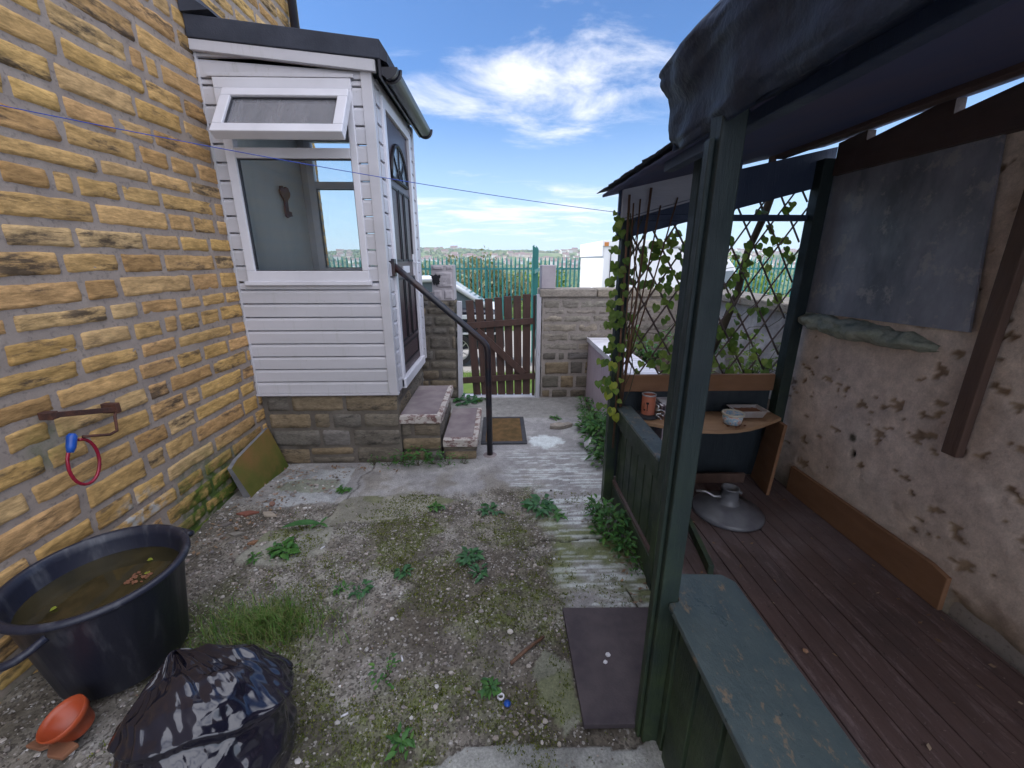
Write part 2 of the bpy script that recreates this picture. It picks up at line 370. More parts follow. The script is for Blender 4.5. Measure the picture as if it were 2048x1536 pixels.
# ------------------------------------------------------------------ stone walling
def stones(P, u0, u1, v0, v1, hmin, hmax, lmin, lmax, gap=.016, relief=.016, cell=.016, wob=.006, rough=.006, mesh=None, seed=0, mi=0, skip=None, edge=.009):
    m = mesh or M(); rnd = random.Random(seed); v = v0
    while v < v1-.02:
        h = rnd.uniform(hmin, hmax)
        if v+h > v1-.4*hmin: h = v1-v
        u = u0-rnd.uniform(0, lmin*.8)
        while u < u1-.02:
            l = rnd.uniform(lmin, lmax)
            if rnd.random() < .18: l *= .55
            a = max(u, u0); b = min(u+l, u1)
            if b > u1-.05: b = u1
            u2 = b if b == u1 else u+l
            if b-a > .035 and not (skip and skip((a+b)/2, v+h/2)):
                sub = [(v, h)]
                if h > .14 and rnd.random() < .12: sub = [(v, h*.5), (v+h*.5, h*.5)]
                for sv, sh in sub:
                    g = gap*.5
                    aa, bb, cc, dd = a+g*rnd.uniform(.5, 1.4), b-g*rnd.uniform(.5, 1.4), sv+g*rnd.uniform(.5, 1.5), sv+sh-g*rnd.uniform(.5, 1.5)
                    nu = max(4, int((bb-aa)/cell)); nv = max(4, int((dd-cc)/cell))
                    tiltu = rnd.uniform(-1, 1)*relief*.3; tiltv = rnd.uniform(-1, 1)*relief*.3; base = relief*rnd.uniform(.85, 1.2); sd = rnd.uniform(0, 50)
                    cr = .006+.010*rnd.random()
                    def fn(s, t):
                        du = s-.5; dv = t-.5
                        uu = lerp(aa, bb, s); vv = lerp(cc, dd, t)
                        # round corners in plan
                        eu = min(uu-aa, bb-uu); ev = min(vv-cc, dd-vv)
                        d = min(eu, ev)
                        if eu < cr and ev < cr:
                            k = (cr-eu)/cr*(cr-ev)/cr*.29*cr
                            uu += k if s < .5 else -k; vv += k if t < .5 else -k
                        uu2 = uu+wob*n1(uu*9, vv*9, sd); vv2 = vv+wob*n1(uu*7+5, vv*9, sd+9)
                        e = 1-(1-min(1, d/(edge)))**2 if d > 1e-6 else 0
                        dep = base*e+(tiltu*du*2+tiltv*dv*2)*e+rough*e*fbm(uu*16, vv*34, sd, 4)-.006*(1-e)
                        return P(uu2, vv2, dep)
                    m.grid(fn, nu, nv, mi)
            u = u2
        v += h
    return m
def wallgrid(P, u0, u1, v0, v1, cell, amp, mesh, mi, dep=0.0):
    nu = int((u1-u0)/cell)+1; nv = int((v1-v0)/cell)+1
    def fn(s, t):
        u = lerp(u0, u1, s); v = lerp(v0, v1, t)
        return P(u, v, dep+amp*fbm(u*12, v*20, 3.3, 3))
    mesh.grid(fn, nu, nv, mi)

# ------------------------------------------------------------------ camera
cam = bpy.data.cameras.new('camera'); co = bpy.data.objects.new('camera', cam); COL.objects.link(co)
co.location = (0, 0, 1.55); co.rotation_euler = (radians(90-16.8), 0, radians(-1.6))
cam.sensor_width = 36; cam.lens = 36*820/2048; cam.clip_start = .05; cam.clip_end = 12000
sc.camera = co

# ------------------------------------------------------------------ yard ground
def inpoly(x, y, poly):
    c = False; n = len(poly)
    for i in range(n):
        x1, y1 = poly[i]; x2, y2 = poly[(i+1) % n]
        if (y1 > y) != (y2 > y) and x < (x2-x1)*(y-y1)/(y2-y1)+x1: c = not c
    return c
SLABS = [([(-1.56, 2.36), (-1.62, 2.86), (-1.13, 2.88), (-1.10, 2.42)], (.34, .335, .36), .012),
         ([(-1.44, 1.86), (-1.38, 2.12), (-1.02, 2.16), (-1.0, 1.93), (-1.2, 1.82)], (.25, .235, .21), .014),
         ([(-1.12, 2.18), (-1.05, 2.46), (-.62, 2.50), (-.28, 2.44), (-.55, 2.28), (-.8, 2.2)], (.245, .225, .195), .010),
         ([(.13, 1.10), (.11, 1.22), (.17, 1.29), (.27, 1.24), (.27, 1.02), (.20, 1.0)], (.20, .195, .16), .006),
         ([(-.28, .62), (-.25, .92), (.05, .96), (.3, .93), (.5, .96), (.62, .6)], (.30, .29, .29), .012)]
def masks(x, y):
    w = n1(x*3, y*3, 1)*.10+n1(x*9, y*9, 2)*.05+n1(x*28, y*28, 2)*.02
    sm = sst(2.50, 2.60, y+w-.10*x)                        # smooth concrete by the gate
    strip = sst(.20, .34, x+w*1.3)*sst(1.28, 1.4, y+w)     # brushed strip beside the shelter
    strip = max(strip, sst(.42, .5, x+w))
    return sm, strip
def gh_col(x, y):
    sm, strip = masks(x, y)
    con = max(sm, strip)
    f1 = fbm(x*5, y*5, 4.2, 5); f2 = fbm(x*22, y*22, 8.1, 4)
    z = 0.010*con + (1-con)*(.004*f1+.006*f2)
    # gravelly dirt
    c = mixc((.20, .175, .16), (.12, .102, .092), sst(-.3, .4, f1))
    c = mixc(c, (.27, .235, .21), sst(.25, .6, f2)*.6)
    mo = sst(.0, .45, fbm(x*2.6+7, y*3.2, 1.4, 5)+.12)*sst(-1.3, -.9, x)
    mo *= .45+.55*sst(-.1, .3, fbm(x*14, y*14, 3, 4)); c = mixc(c, (.10, .12, .03), mo*.72*(1-sst(.3, .5, x)))
    dk = sst(.05, .45, fbm(x*2.1+11, y*2.4, 8.8, 5)); c = mixc(c, (.085, .068, .055), dk*.65)
    lt = sst(.12, .4, fbm(x*3.1+31, y*3.3, 1.8, 5)); c = mixc(c, (.29, .265, .255), lt*.6*(1-dk))
    c = mixc(c, (.07, .06, .05), .55*sst(.15, .35, fbm(x*11, y*11, 5.5, 4)))
    # smooth concrete
    cc = mixc((.24, .222, .235), (.31, .288, .30), sst(-.3, .5, f1))
    if y > 3.9: cc = mixc(cc, (.20, .185, .175), .5)
    # brushed streaks
    st = n1(x*2.2, y*62, 2.2)+.6*n1(x*9, y*110, 3)+.25*f2
    strk = sst(.05, .3, st)*sst(-.05, .25, x+n1(x*3, y*5)*.15)*sst(1.3, 1.5, y)*(1-sst(3.0, 3.3, y))
    z += -.003*sst(.0, .5, -st)*con*sst(-.02, .3, x)*(1-sst(2.9, 3.3, y))
    gr = sst(-.25, .4, fbm(x*3+3, y*3, 6, 4)+.2)*sst(.1, .3, x+.1)*(1-sst(2.1, 2.5, y))
    cc = mixc(cc, (.125, .14, .05), gr*.85)
    cc = mixc(cc, (.50, .51, .54), strk*(.85-.35*gr))
    c = mixc(c, cc, con)
    alpha = 1-con
    # dirt run out over the concrete near its broken edge
    e = sst(2.35, 2.62, y)*(1-sst(2.62, 3.0, y))*sst(.1, .5, fbm(x*6, y*6, 2)+.2)
    c = mixc(c, (.17, .145, .125), e*.6*(1-strip))
    for poly, pc, ph in SLABS:
        wx = n1(x*8, y*8, 5)*.035; wy = n1(x*8+9, y*8, 6)*.035
        if inpoly(x+wx, y+wy, poly):
            c = mixc(pc, tuple(v*.72 for v in pc), sst(-.2, .5, f1)); alpha = 0; z = ph+.0015*f2
            if n1(x*4, y*4, 9) > .25: c = mixc(c, (.12, .13, .05), .5)
    # whitewash spill
    d = sqrt(((x-.385)/.17)**2+((y-3.33)/.15)**2)+.35*n1(x*14, y*14, 4)+.2*n1(x*40, y*40, 4)
    c = mixc(c, (.56, .58, .62), (1-sst(.75, 1.0, d))*.85)
    # rubble bank against the house wall
    b = (1-sst(-1.78, -1.35, x))*(1-sst(2.5, 2.9, y))
    z += .05*b*(.6+.6*n1(x*6, y*6, 3))
    if b > .3: c = mixc(c, (.15, .125, .10), .4*b)
    k = (1-sst(.0, .12, abs(x+1.36)+abs(y-1.5)*.5-.1))
    c = mixc(c, (.07, .075, .03), .6*k)
    # crack
    ck = abs(y-(1.98+.05*n1(x*6, 3, 3)+.14*(x-.3)))
    if x > .1 and ck < .008: z -= .012; c = mixc(c, (.03, .03, .02), .8)
    ck = abs(x-(-1.02+.12*n1(3, y*5, 8)))
    if y > 2.45 and ck < .006: z -= .006; c = mixc(c, (.05, .045, .04), .7)
    return z, (c[0]*1.10, c[1]*1.15, c[2]*1.08, alpha)
def gz(x, y): return gh_col(x, y)[0]
m = M(); X0, X1, Y0, Y1 = -1.86, .95, .35, 4.72; cell = .0125
nu = int((X1-X0)/cell); nv = int((Y1-Y0)/cell); cols = []
def fn(s, t):
    x = lerp(X0, X1, s); y = lerp(Y0, Y1, t); z, c = gh_col(x, y); cols.append(c); return (x, y, z)
m.grid(fn, nu, nv)
o = m.build('yard_ground', 'yard', smooth=True, fixn=False); vcol(o, cols); kind(o, 'structure')
m = M()
def outer(s, t):
    x = lerp(-14, 16, s); y = lerp(-6, 4.8, t); return (x, y, -.03)
m.grid(outer, 4, 4); o = m.build('ground', simple('bare_ground', (.13, .11, .085), (.18, .16, .13), 5, .95), fixn=False); kind(o, 'structure')

# loose gravel
ICO_V = []; ICO_F = []
def ico():
    p = (1+5**.5)/2; v = [(-1, p, 0), (1, p, 0), (-1, -p, 0), (1, -p, 0), (0, -1, p), (0, 1, p), (0, -1, -p), (0, 1, -p), (p, 0, -1), (p, 0, 1), (-p, 0, -1), (-p, 0, 1)]
    f = [(0, 11, 5), (0, 5, 1), (0, 1, 7), (0, 7, 10), (0, 10, 11), (1, 5, 9), (5, 11, 4), (11, 10, 2), (10, 7, 6), (7, 1, 8), (3, 9, 4), (3, 4, 2), (3, 2, 6), (3, 6, 8), (3, 8, 9), (4, 9, 5), (2, 4, 11), (6, 2, 10), (8, 6, 7), (9, 8, 1)]
    return [Vector(q).normalized() for q in v], f
ICO_V, ICO_F = ico()
def pebble(m, x, y, z, s, mi=0):
    e = Euler((R(0, 6), R(0, 6), R(0, 6))).to_matrix(); sx, sy, sz = s*R(.7, 1.3), s*R(.6, 1.1), s*R(.4, .8)
    vs = []
    for q in ICO_V:
        q = e @ q; k = R(.8, 1.15); vs.append((x+q.x*sx*k, y+q.y*sy*k, z+q.z*sz*k))
    m.add(vs, ICO_F, mi)
m = M(); k = 0
while k < 5200:
    x = R(-1.78, .75); y = R(.62, 2.75)
    sm, st = masks(x, y)
    p = 1-max(sm, st)
    if any(inpoly(x, y, q[0]) for q in SLABS): p = .06
    p *= .12+.88*sst(-.25, .3, fbm(x*3.2, y*3.2, 5, 4))
    if R(0, 1) > max(p, .035): continue
    s = R(.0018, .0045) if R(0, 1) < .86 else R(.004, .011)
    pebble(m, x, y, gz(x, y)+s*.25, s); k += 1
for i in range(420):
    x = R(-1.78, -1.15); y = R(1.7, 2.85); pebble(m, x, y, gz(x, y)+.003, R(.004, .014))
o = m.build('gravel', 'pebble', fixn=False); kind(o, 'stuff')
# moss tufts
m = M(); k = 0
def blade(m, p, h, w, lean, az, mi=0, n=3):
    d = Vector((cos(az), sin(az), 0)); sd = Vector((-d.y, d.x, 0)); vs = []
    for i in range(n+1):
        t = i/n; c = Vector(p)+d*(lean*t*t)+Vector((0, 0, h*t*(1-.25*t))); ww = w*(1-t)**.7
        vs += [c-sd*ww/2, c+sd*ww/2]
    m.add(vs, [(2*i, 2*i+1, 2*i+3, 2*i+2) for i in range(n)], mi)
while k < 14000:
    x = R(-1.35, .62); y = R(.62, 2.5); sm, st = masks(x, y)
    mo = sst(.1, .5, fbm(x*2.6+7, y*3.2, 1.4, 5)+.12+.55*n1(x*15, y*15, 3))+.04
    if R(0, 1) > mo*(1-sm)*(1-.6*st): continue
    z = gz(x, y)
    for j in range(3): blade(m, (x+R(-.006, .006), y+R(-.006, .006), z-.001), R(.004, .013), .006, R(-.003, .006), R(0, 6.3), 0, 1)
    k += 1
o = m.build('moss', 'moss', fixn=False); kind(o, 'stuff')
# grass tuft beside the tub
m = M()
for i in range(2000):
    a = R(0, 6.3); r = abs(random.gauss(0, .5)); x = -1.05+.36*r*cos(a); y = 1.45+.19*r*sin(a)
    blade(m, (x, y, gz(x, y)-.002), R(.03, .105), R(.003, .0055), R(.01, .08), R(0, 6.3), 0, 3)
for i in range(240):
    a = R(0, 6.3); x = -1.28+R(0, .12); y = 1.15+R(0, .4)
    blade(m, (x, y, gz(x, y)-.002), R(.03, .09), R(.0015, .003), R(.02, .07), R(0, 6.3), 0, 3)
o = m.build('grass', 'grass', fixn=False); kind(o, 'stuff')
# leaf litter by the slab
m = M()
for i in range(230):
    if i < 130: x = R(-1.78, -1.42); y = R(1.9, 2.9)
    elif i < 180: x = R(-1.7, -.75); y = R(2.8, 2.94)
    else: x = R(.58, .72); y = R(1.25, 1.9)
    z = gz(x, y)+R(.004, .015); a = R(0, 6.3); l = R(.012, .04); w = l*R(.25, .5)
    d = Vector((cos(a), sin(a), R(-.25, .25))); sd = Vector((-sin(a), cos(a), R(-.4, .4))); c = Vector((x, y, z))
    m.add([c-d*l/2, c+sd*w/2, c+d*l/2, c-sd*w/2], [(0, 1, 2, 3)])
o = m.build('leaf_litter', 'deadleaf', fixn=False); kind(o, 'stuff')

# ------------------------------------------------------------------ weeds
def leafshape(m, base, d, up, L, W, n=5, curl=.3, mi=0, lob=0):
    d = Vector(d).normalized(); up = Vector(up); sd = d.cross(up).normalized(); up = sd.cross(d); vs = []
    for i in range(n+1):
        t = i/n; w = W*sin(pi*min(.97, (t*.92+.06)))**.8*(1+lob*(.35 if i % 2 else -.3))
        c = Vector(base)+d*L*t-up*(curl*L*t*t)
        vs += [c-sd*w/2+up*w*.18, c, c+sd*w/2+up*w*.18]
    fs = []
    for i in range(n): fs += [(3*i, 3*i+1, 3*i+4, 3*i+3), (3*i+1, 3*i+2, 3*i+5, 3*i+4)]
    m.add(vs, fs, mi)
def weed(loc, size, n, label, style='rosette', mat='weed', cat='weed', group='weeds in the yard'):
    size *= 1.15; t = thing('weed', loc, label, cat, group); m = M(); st = M()
    for i in range(n*2 if style == 'rosette' else n):
        a = R(0, 6.3); L = size*R(.35, 1)
        if style == 'rosette':
            e = R(.1, .7); d = (cos(a)*cos(e), sin(a)*cos(e), sin(e))
            q_ = R(.0, .6)*size; bs = (loc[0]+q_*cos(a), loc[1]+q_*sin(a), loc[2]+.006+R(0, .25)*size)
            a2 = a+R(-1.3, 1.3); leafshape(m, bs, (cos(a2)*cos(e), sin(a2)*cos(e), sin(e)), (R(-.4, .4), R(-.4, .4), 1), L*.62, L*.30, 5, .5, 0, .35)
        elif style == 'bush':
            h = R(0, size*.8); r = size*.6*sqrt(R(0, 1))*(1-.3*h/size)
            p = (loc[0]+r*cos(a), loc[1]+r*sin(a), loc[2]+h+.01)
            e = R(-.2, .9); d = (cos(a+R(-1, 1))*cos(e), sin(a+R(-1, 1))*cos(e), sin(e))
            leafshape(m, p, d, (0, 0, 1), size*R(.14, .28), size*R(.07, .14), 3, .3)
            if i % 4 == 0: st.tube([(loc[0], loc[1], loc[2]), ((loc[0]+p[0])/2, (loc[1]+p[1])/2, loc[2]+h*.4), p], .0013, 4)
        elif style == 'dock':
            e = R(.15, .5); a = -2.4+R(-.5, .5) if i == 0 else R(0, 6.3); L = size if i == 0 else size*R(.2, .4)
            leafshape(m, (loc[0], loc[1], loc[2]+.01), (cos(a)*cos(e), sin(a)*cos(e), sin(e)), (0, 0, 1), L, L*.3, 8, .25)
    m.build('foliage', mat, t, smooth=True, fixn=False)
    if st.v: st.build('stem', 'stem', t)
    return t
weed((.245, 2.31, .01), .115, 26, 'spiky green thistle-like weed growing upright from the brushed concrete strip', mat='weedblue')
weed((.34, 2.20, .01), .07, 12, 'low weed lying right beside the tall thistle-like weed', mat='weed')
weed((-.08, 2.30, .0), .08, 20, 'bright flat weed at the broken edge of the concrete, centre of the yard', mat='weedblue')
weed((-.43, 2.34, .0), .06, 12, 'small dull weed at the broken concrete edge, left of the bright flat one')
weed((-.18, 1.86, .0), .07, 26, 'largest sprawling weed in the middle of the gravel', mat='weedblue')
weed((-.13, 1.74, .0), .06, 12, 'bluish rosette just below the sprawling middle weed', mat='weedblue')
weed((-.52, 1.76, .0), .055, 12, 'flat bluish rosette weed left of the sprawling middle weed', mat='weedblue')
weed((-.78, 1.66, .0), .05, 12, 'tiny bright weed rosette in gravel right of the grass tuft')
weed((-.69, 1.64, .0), .055, 14, 'tiny dark clover-like rosette beside the thin twig', mat='weedblue')
weed((-.455, 1.20, .0), .085, 30, 'leafy nettle-like weed in front of the bin bag in yellow moss', 'bush', 'weed')
weed((-.05, 1.15, .0), .05, 16, 'small upright weed next to the white plastic ring')
weed((-.34, .97, .0), .05, 14, 'small weed low in the gravel nearest the viewer')
weed((-1.20, 1.93, .01), .085, 26, 'ferny green weed standing in front of the broken slab', 'rosette', 'weed')
weed((-1.33, 1.87, .01), .05, 10, 'low dark weed between the ferny weed and the tub')
weed((-1.10, 2.16, .015), .17, 6, 'dock plant with one long broad leaf lying across the slab edge', 'dock', 'weed')
weed((-1.10, 2.55, .01), .06, 16, 'small weed in the joint of the pale slab near the leaning slab')
weed((.54, 3.86, .01), .06, 16, 'small weed on the concrete behind the loose stone')
weed((-.40, 4.42, .0), .17, 16, 'broad leaved dock growing at the foot of the white gate post', mat='weedblue')
weed((-.27, 4.48, .0), .10, 14, 'pale green weed under the bottom of the wooden gate')
for i in range(7):
    t = i/6; x = lerp(-1.0, -.30, t); s = [.07, .10, .11, .14, .12, .10, .06][i]
    names = ['thin leaf sprig at the left end of the plants below the stone base', 'small yellow-tipped plant below the porch stones', 'leafy plant with a yellow leaf below the porch base',
             'fullest leafy clump below the corner of the porch base', 'bushy sprig under the upper step', 'low creeping sprig under the lower step', 'last thin sprig beside the foot of the lower step']
    weed((x, 2.93-.02*(i % 2), .01), s, int(60 if s > .1 else 30), names[i], 'bush', 'weed')
for (x, y, s, n, l) in [(.60, 2.20, .13, 120, 'feathery weed at the foot of the shelter corner post'), (.64, 2.03, .16, 170, 'dense feathery weed against the middle of the shelter panel'),
                        (.67, 1.88, .13, 120, 'feathery weed leaning on the near end of the shelter panel'), (.69, 1.74, .07, 50, 'thin weed beside the dead leaves at the shelter entrance'),
                        (.90, 4.15, .14, 80, 'farthest weed at the foot of the lilac boards'), (.90, 3.85, .15, 100, 'second weed along the lilac boards'),
                        (.86, 3.55, .20, 170, 'tall weed half way along the lilac boards'), (.86, 3.22, .24, 260, 'thickest weed clump beside the lilac boards and white ball'),
                        (.84, 2.92, .20, 170, 'weed clump along the lilac boards nearest the shelter post')]:
    weed((x, y, .0), s, n, l, 'bush', 'weed')
m = M()
for i in range(7):
    m2 = 0
for k_, (a, b) in enumerate([((.03, 1.245, .008), (.175, 1.36, .012))]):
    q = M(); q.tube([a, ((a[0]+b[0])/2, (a[1]+b[1])/2+.004, .012), b], [.007, .008, .006], 7); o = q.build('stick', 'bamboo', smooth=True); tag(o, 'short broken brown stick lying in front of the dark rubber slab', 'stick')
for pts, l in [([(-.58, 1.78, .006), (-.5, 1.72, .01), (-.41, 1.665, .006)], 'thin dark twig lying on the gravel'), ([(.60, 1.60, .02), (.625, 1.48, .02), (.65, 1.38, .015)], 'pale dry stalk lying by the shelter entrance')]:
    q = M(); q.tube(pts, .003, 5); o = q.build('twig', 'stem', smooth=True); tag(o, l, 'twig')
# litter bits
q = M(); q.lathe((-.01, 1.115, .006), [(.008, 0), (.013, 0), (.014, .004), (.013, .007), (.008, .007), (.008, 0)], 14); o = q.build('plastic_ring', 'upvc2', smooth=True); tag(o, 'small white plastic ring lying in the gravel', 'litter')
q = M(); q.lathe((.013, 1.09, .006), [(.0, 0), (.012, 0), (.013, .005), (.0, .007)], 10); o = q.build('bottle_cap', 'bluelock', smooth=True); tag(o, 'small blue cap in the gravel beside the white ring', 'litter')
for (x, y, a, l) in [(-.565, 1.07, .5, 'white cigarette end beside the bin bag'), (-.41, 1.28, 2, 'white cigarette end beside the nettle-like weed'), (-1.0, 1.95, 1, 'white cigarette end beside the ferny weed')]:
    q = M(); d = Vector((cos(a), sin(a), 0))*.013; c = Vector((x, y, gz(x, y)+.005)); q.tube([c-d, c+d], .004, 7); o = q.build('cigarette_end', 'upvc2', smooth=True); tag(o, l, 'litter', 'cigarette ends')
q = M(); pebble(q, .03, 1.39, .012, .014); o = q.build('white_pebble', simple('white_stone', (.6, .55, .5), None, 20)); tag(o, 'pale pebble above the broken stick', 'pebble')

# ------------------------------------------------------------------ house on the left
house = thing('stone_house', (-1.8, 2.0, 0), 'tall yellow sandstone terrace house rising along the left side of the yard', 'house')
XW = -1.8
def PL(u, v, d): return (XW-.012+d, u, v)
m = M()
stones(PL, .55, 4.57, -.06, 4.75, .093, .126, .17, .48, .017, .0110, .0120, .0045, .006, m, 11, 0)
wallgrid(PL, .3, 4.57, -.06, 4.75, .02, .0025, m, 1, .0045)
o = m.build('wall', ['stone', 'mortar'], house, smooth=True, fixn=False)
mo = []; wh = []
for p in m.v:
    y, z = p[1], p[2]
    mo.append((1-sst(.16, .58, z+.25*abs(y-2.28)))*1.3*sst(1.95, 2.15, y)*1.0+(1-sst(.05, .2, z))*.35+(1-sst(.0, .09, sqrt((y-1.56)**2+(z-.84)**2)-.05))*.5)
    wh.append(1-sst(.06, .2, sqrt(((y-1.83))**2+((z-.33)*1.3)**2)))
vattr(o, 'moss', mo); vattr(o, 'white', wh)
m = M(); m.box(-7, XW-.03, -4, 4.555, -.06, 6.2); m.build('wall_core', 'mortar', house)
m = M()
def PE(u, v, d): return (u, 4.558+d, v)
stones(PE, -2.6, XW, 1.0, 4.75, .12, .15, .2, .42, .02, .014, .03, .006, .006, m, 4, 0); m.build('end_wall', ['stone'], house, smooth=True, fixn=False)
m = M(); m.prism([(-4, 6.2), (4.7, 6.2), (4.7, 6.3), (-4, 6.3)], 'x', -7.2, -1.6); m.build('roof', 'felt', house)
m = M(); m.tube([(-1.74, 4.30, 2.9), (-1.74, 4.30, 6.1)], .036, 12); m.build('drainpipe', 'gutter', house, smooth=True)
m = M()
m.add([(-1.765, 4.12, 3.62), (-1.765, 4.17, 3.62), (-1.765, 3.95, 4.3), (-1.765, 3.85, 4.3)], [(0, 1, 2, 3)]); m.build('stain_patch', 'felt', house, solid=.01)

# bracket + cable lock
t = thing('iron_bracket', (-1.78, 1.67, .9), 'rusty iron bracket with a bent arm fixed to the yellow stone wall', 'bracket')
m = M(); m.beam((-1.745, 1.545, .972), (-1.735, 1.79, .905), .012, .022); m.box(-1.79, -1.74, 1.53, 1.56, .955, .985); m.box(-1.79, -1.725, 1.775, 1.80, .89, .935); m.build('bar', 'rust', t, .002)
m = M(); m.tube([(-1.74, 1.785, .895), (-1.72, 1.755, .885), (-1.71, 1.74, .85), (-1.70, 1.725, .828), (-1.70, 1.69, .825), (-1.71, 1.59, .86)], .006, 8); m.build('arm', 'rust', t, smooth=True)
t = thing('cable_lock', (-1.73, 1.57, .86), 'red cable bicycle lock with a blue barrel hanging from the rusty bracket', 'lock')
m = M(); pts = []
for i in range(25):
    a = pi*.62+i/24*1.86*pi; pts.append((-1.725+.004*sin(a), 1.578+.063*cos(a), .752+.098*sin(a)))
m.tube(pts, .0065, 8); m.build('cable', 'redcable', t, smooth=True)
m = M(); m.tube([(-1.72, 1.535, .815), (-1.72, 1.545, .835), (-1.72, 1.56, .875), (-1.72, 1.565, .885)], [.011, .016, .017, .010], 10); m.build('barrel', 'bluelock', t, smooth=True)
# washing line
m = M(); A = Vector((-1.79, 1.55, 2.06)); B = Vector((.69, 2.40, 1.795)); pts = []
for i in range(33):
    s = i/32; p = A.lerp(B, s); p.z -= .05*4*s*(1-s)*.55; pts.append(p)
m.tube(pts, .0016, 5); o = m.build('washing_line', 'line', smooth=True); tag(o, 'thin blue washing line strung from the stone wall to the shelter', 'line')
# leaning slab
t = thing('leaning_slab', (-1.76, 2.72, 0), 'mossy orange stone slab with chipped grey edge leaning against the house wall', 'slab')
m = M()
poly = [(2.45, 0), (2.42, .265), (2.50, .29), (2.62, .305), (2.92, .34), (2.93, 0)]
m.add([(-1.66-.30*(p[1]), p[0], p[1]) for p in poly]+[(-1.715-.2*(p[1]), p[0], p[1]) for p in poly],
      [(0, 1, 2, 3, 4, 5), (11, 10, 9, 8, 7, 6)], 0)
m.add([(-1.66-.30*(p[1]), p[0], p[1]) for p in poly]+[(-1.715-.2*(p[1]), p[0], p[1]) for p in poly], [(i, (i+1) % 6, 6+(i+1) % 6, 6+i) for i in range(6)], 1)
m.build('slab_face', ['mossslab', 'slabedge'], t, .004)

# ------------------------------------------------------------------ porch
porch = thing('entrance_porch', (-1.3, 3.5, 0), 'white plastic clad lean-to entrance porch on a stone base', 'porch')
FY = 2.95; SX = -.78; BY = 4.12
def clad_front(xa, xb, za, zb, step, m, y=FY, sgn=-1, ztop=None):
    z = za
    while z < zb-.01:
        z2 = min(z+step, zb); zt = z2-.004
        zl = zt if ztop is None else min(zt, ztop(xa)); zr = zt if ztop is None else min(zt, ztop(xb))
        if zl > z+.005 or zr > z+.005:
            pa = y+sgn*.014; pb = y+sgn*.006
            vs = []
            for x, zz in ((xa, zl), (xb, zr)):
                vs += [(x, y+.01*-sgn, z), (x, pa, z+.002), (x, pa, max(z+.003, zz-.02)), (x, pb, max(z+.004, zz-.004)), (x, y+.01*-sgn, zz)]
            m.add(vs, [(0, 1, 6, 5), (1, 2, 7, 6), (2, 3, 8, 7), (3, 4, 9, 8), (0, 4, 3, 2, 1), (5, 6, 7, 8, 9)])
        z = z2
def clad_side(ya, yb, za, zb, step, m, x=SX):
    z = za
    while z < zb-.01:
        z2 = min(z+step, zb); zt = z2-.004
        vs = []
        for y in (ya, yb):
            vs += [(x-.01, y, z), (x+.014, y, z+.002), (x+.014, y, zt-.02), (x+.006, y, zt-.004), (x-.01, y, zt)]
        m.add(vs, [(0, 1, 6, 5), (1, 2, 7, 6), (2, 3, 8, 7), (3, 4, 9, 8), (0, 4, 3, 2, 1), (5, 6, 7, 8, 9)])
        z = z2
topz = lambda x: 2.737-(x+1.8)*.098
m = M()
clad_front(XW-.02, SX-.05, .60, 1.405, .0945, m)
clad_front(XW-.02, -1.715, 1.41, 2.60, .105, m); clad_front(-.895, SX-.05, 1.41, 2.60, .105, m)
clad_front(XW-.02, SX-.05, 2.60, 2.80, .105, m, ztop=topz)
m.build('front_cladding', 'upvc', porch)
m = M(); m.box(SX-.055, SX+.012, FY-.022, FY+.03, .595, 2.70); m.build('corner_trim', 'upvc', porch, .003)
m = M(); m.box(SX-.04, SX+.02, BY-.04, BY+.02, .595, 2.66); m.build('corner_trim', 'upvc', porch, .003)
m = M(); m.box(XW-.03, SX+.016, FY-.02, FY+.02, .585, .60); m.box(XW, XW+.012, FY-.018, FY, .6, 2.75); m.build('base_trim', 'upvc', porch, .002)
m = M(); clad_side(FY+.04, 3.085, .60, 2.64, .105, m); clad_side(3.93, BY-.04, .60, 2.64, .105, m); clad_side(3.085, 3.93, 2.57, 2.66, .09, m)
m.build('side_cladding', 'upvc', porch)
m = M(); m.box(XW-.02, SX, BY-.02, BY+.02, .6, 1.41); m.box(XW-.02, SX, BY-.02, BY+.02, 2.58, 2.68); m.box(XW-.02, -1.715, BY-.02, BY+.02, 1.41, 2.58); m.box(-.895, SX, BY-.02, BY+.02, 1.41, 2.58)
m.build('rear_cladding', 'upvc', porch)
m = M(); m.box(XW+.02, XW+.032, FY+.03, BY-.03, .6, 2.70); m.build('inner_wall', simple('inner_plaster', (.82, .83, .82), (.74, .76, .75), 2, .8, stretch=(1, 2, .2)), porch)
m = M(); m.box(XW, SX, FY, BY, .575, .592); m.build('floor', 'steptop', porch)
def window(y, s, name='window'):
    fr = M(); x0, x1, z0, z1 = -1.715, -.895, 1.41, 2.60
    ya, yb = (y-.028, y+.03) if s < 0 else (y-.03, y+.028)
    w = .058
    fr.box(x0, x1, ya, yb, z0, z0+w+.012); fr.box(x0, x1, ya, yb, z1-w, z1)
    fr.box(x0, x0+w, ya, yb, z0+w+.012, z1-w); fr.box(x1-w*.75, x1, ya, yb, z0+w+.012, z1-w)
    fr.box(x0+w, x1-w*.75, ya, yb, 2.165, 2.225)
    o = fr.build(name, 'upvc2', porch, .004)
    g = M(); g.box(x0+w, x1-w*.75, y-.004, y+.004, z0+w+.012, 2.165)
    if s > 0: g.box(x0+w, x1-w*.75, y-.004, y+.004, 2.225, z1-w)
    g.build('pane', 'glass', o)
    q = M(); ys = y+s*.028
    for (a, b, c, d) in ((x0+w, x1-w*.75, z0+w+.012, z0+w+.017), (x0+w, x1-w*.75, 2.160, 2.165), (x0+w, x0+w+.006, z0+w+.02, 2.16), (x1-w*.75-.006, x1-w*.75, z0+w+.02, 2.16)):
        q.box(a, b, y-.012, y+.012, c, d)
    q.build('seal', 'rubberseal', o); return o
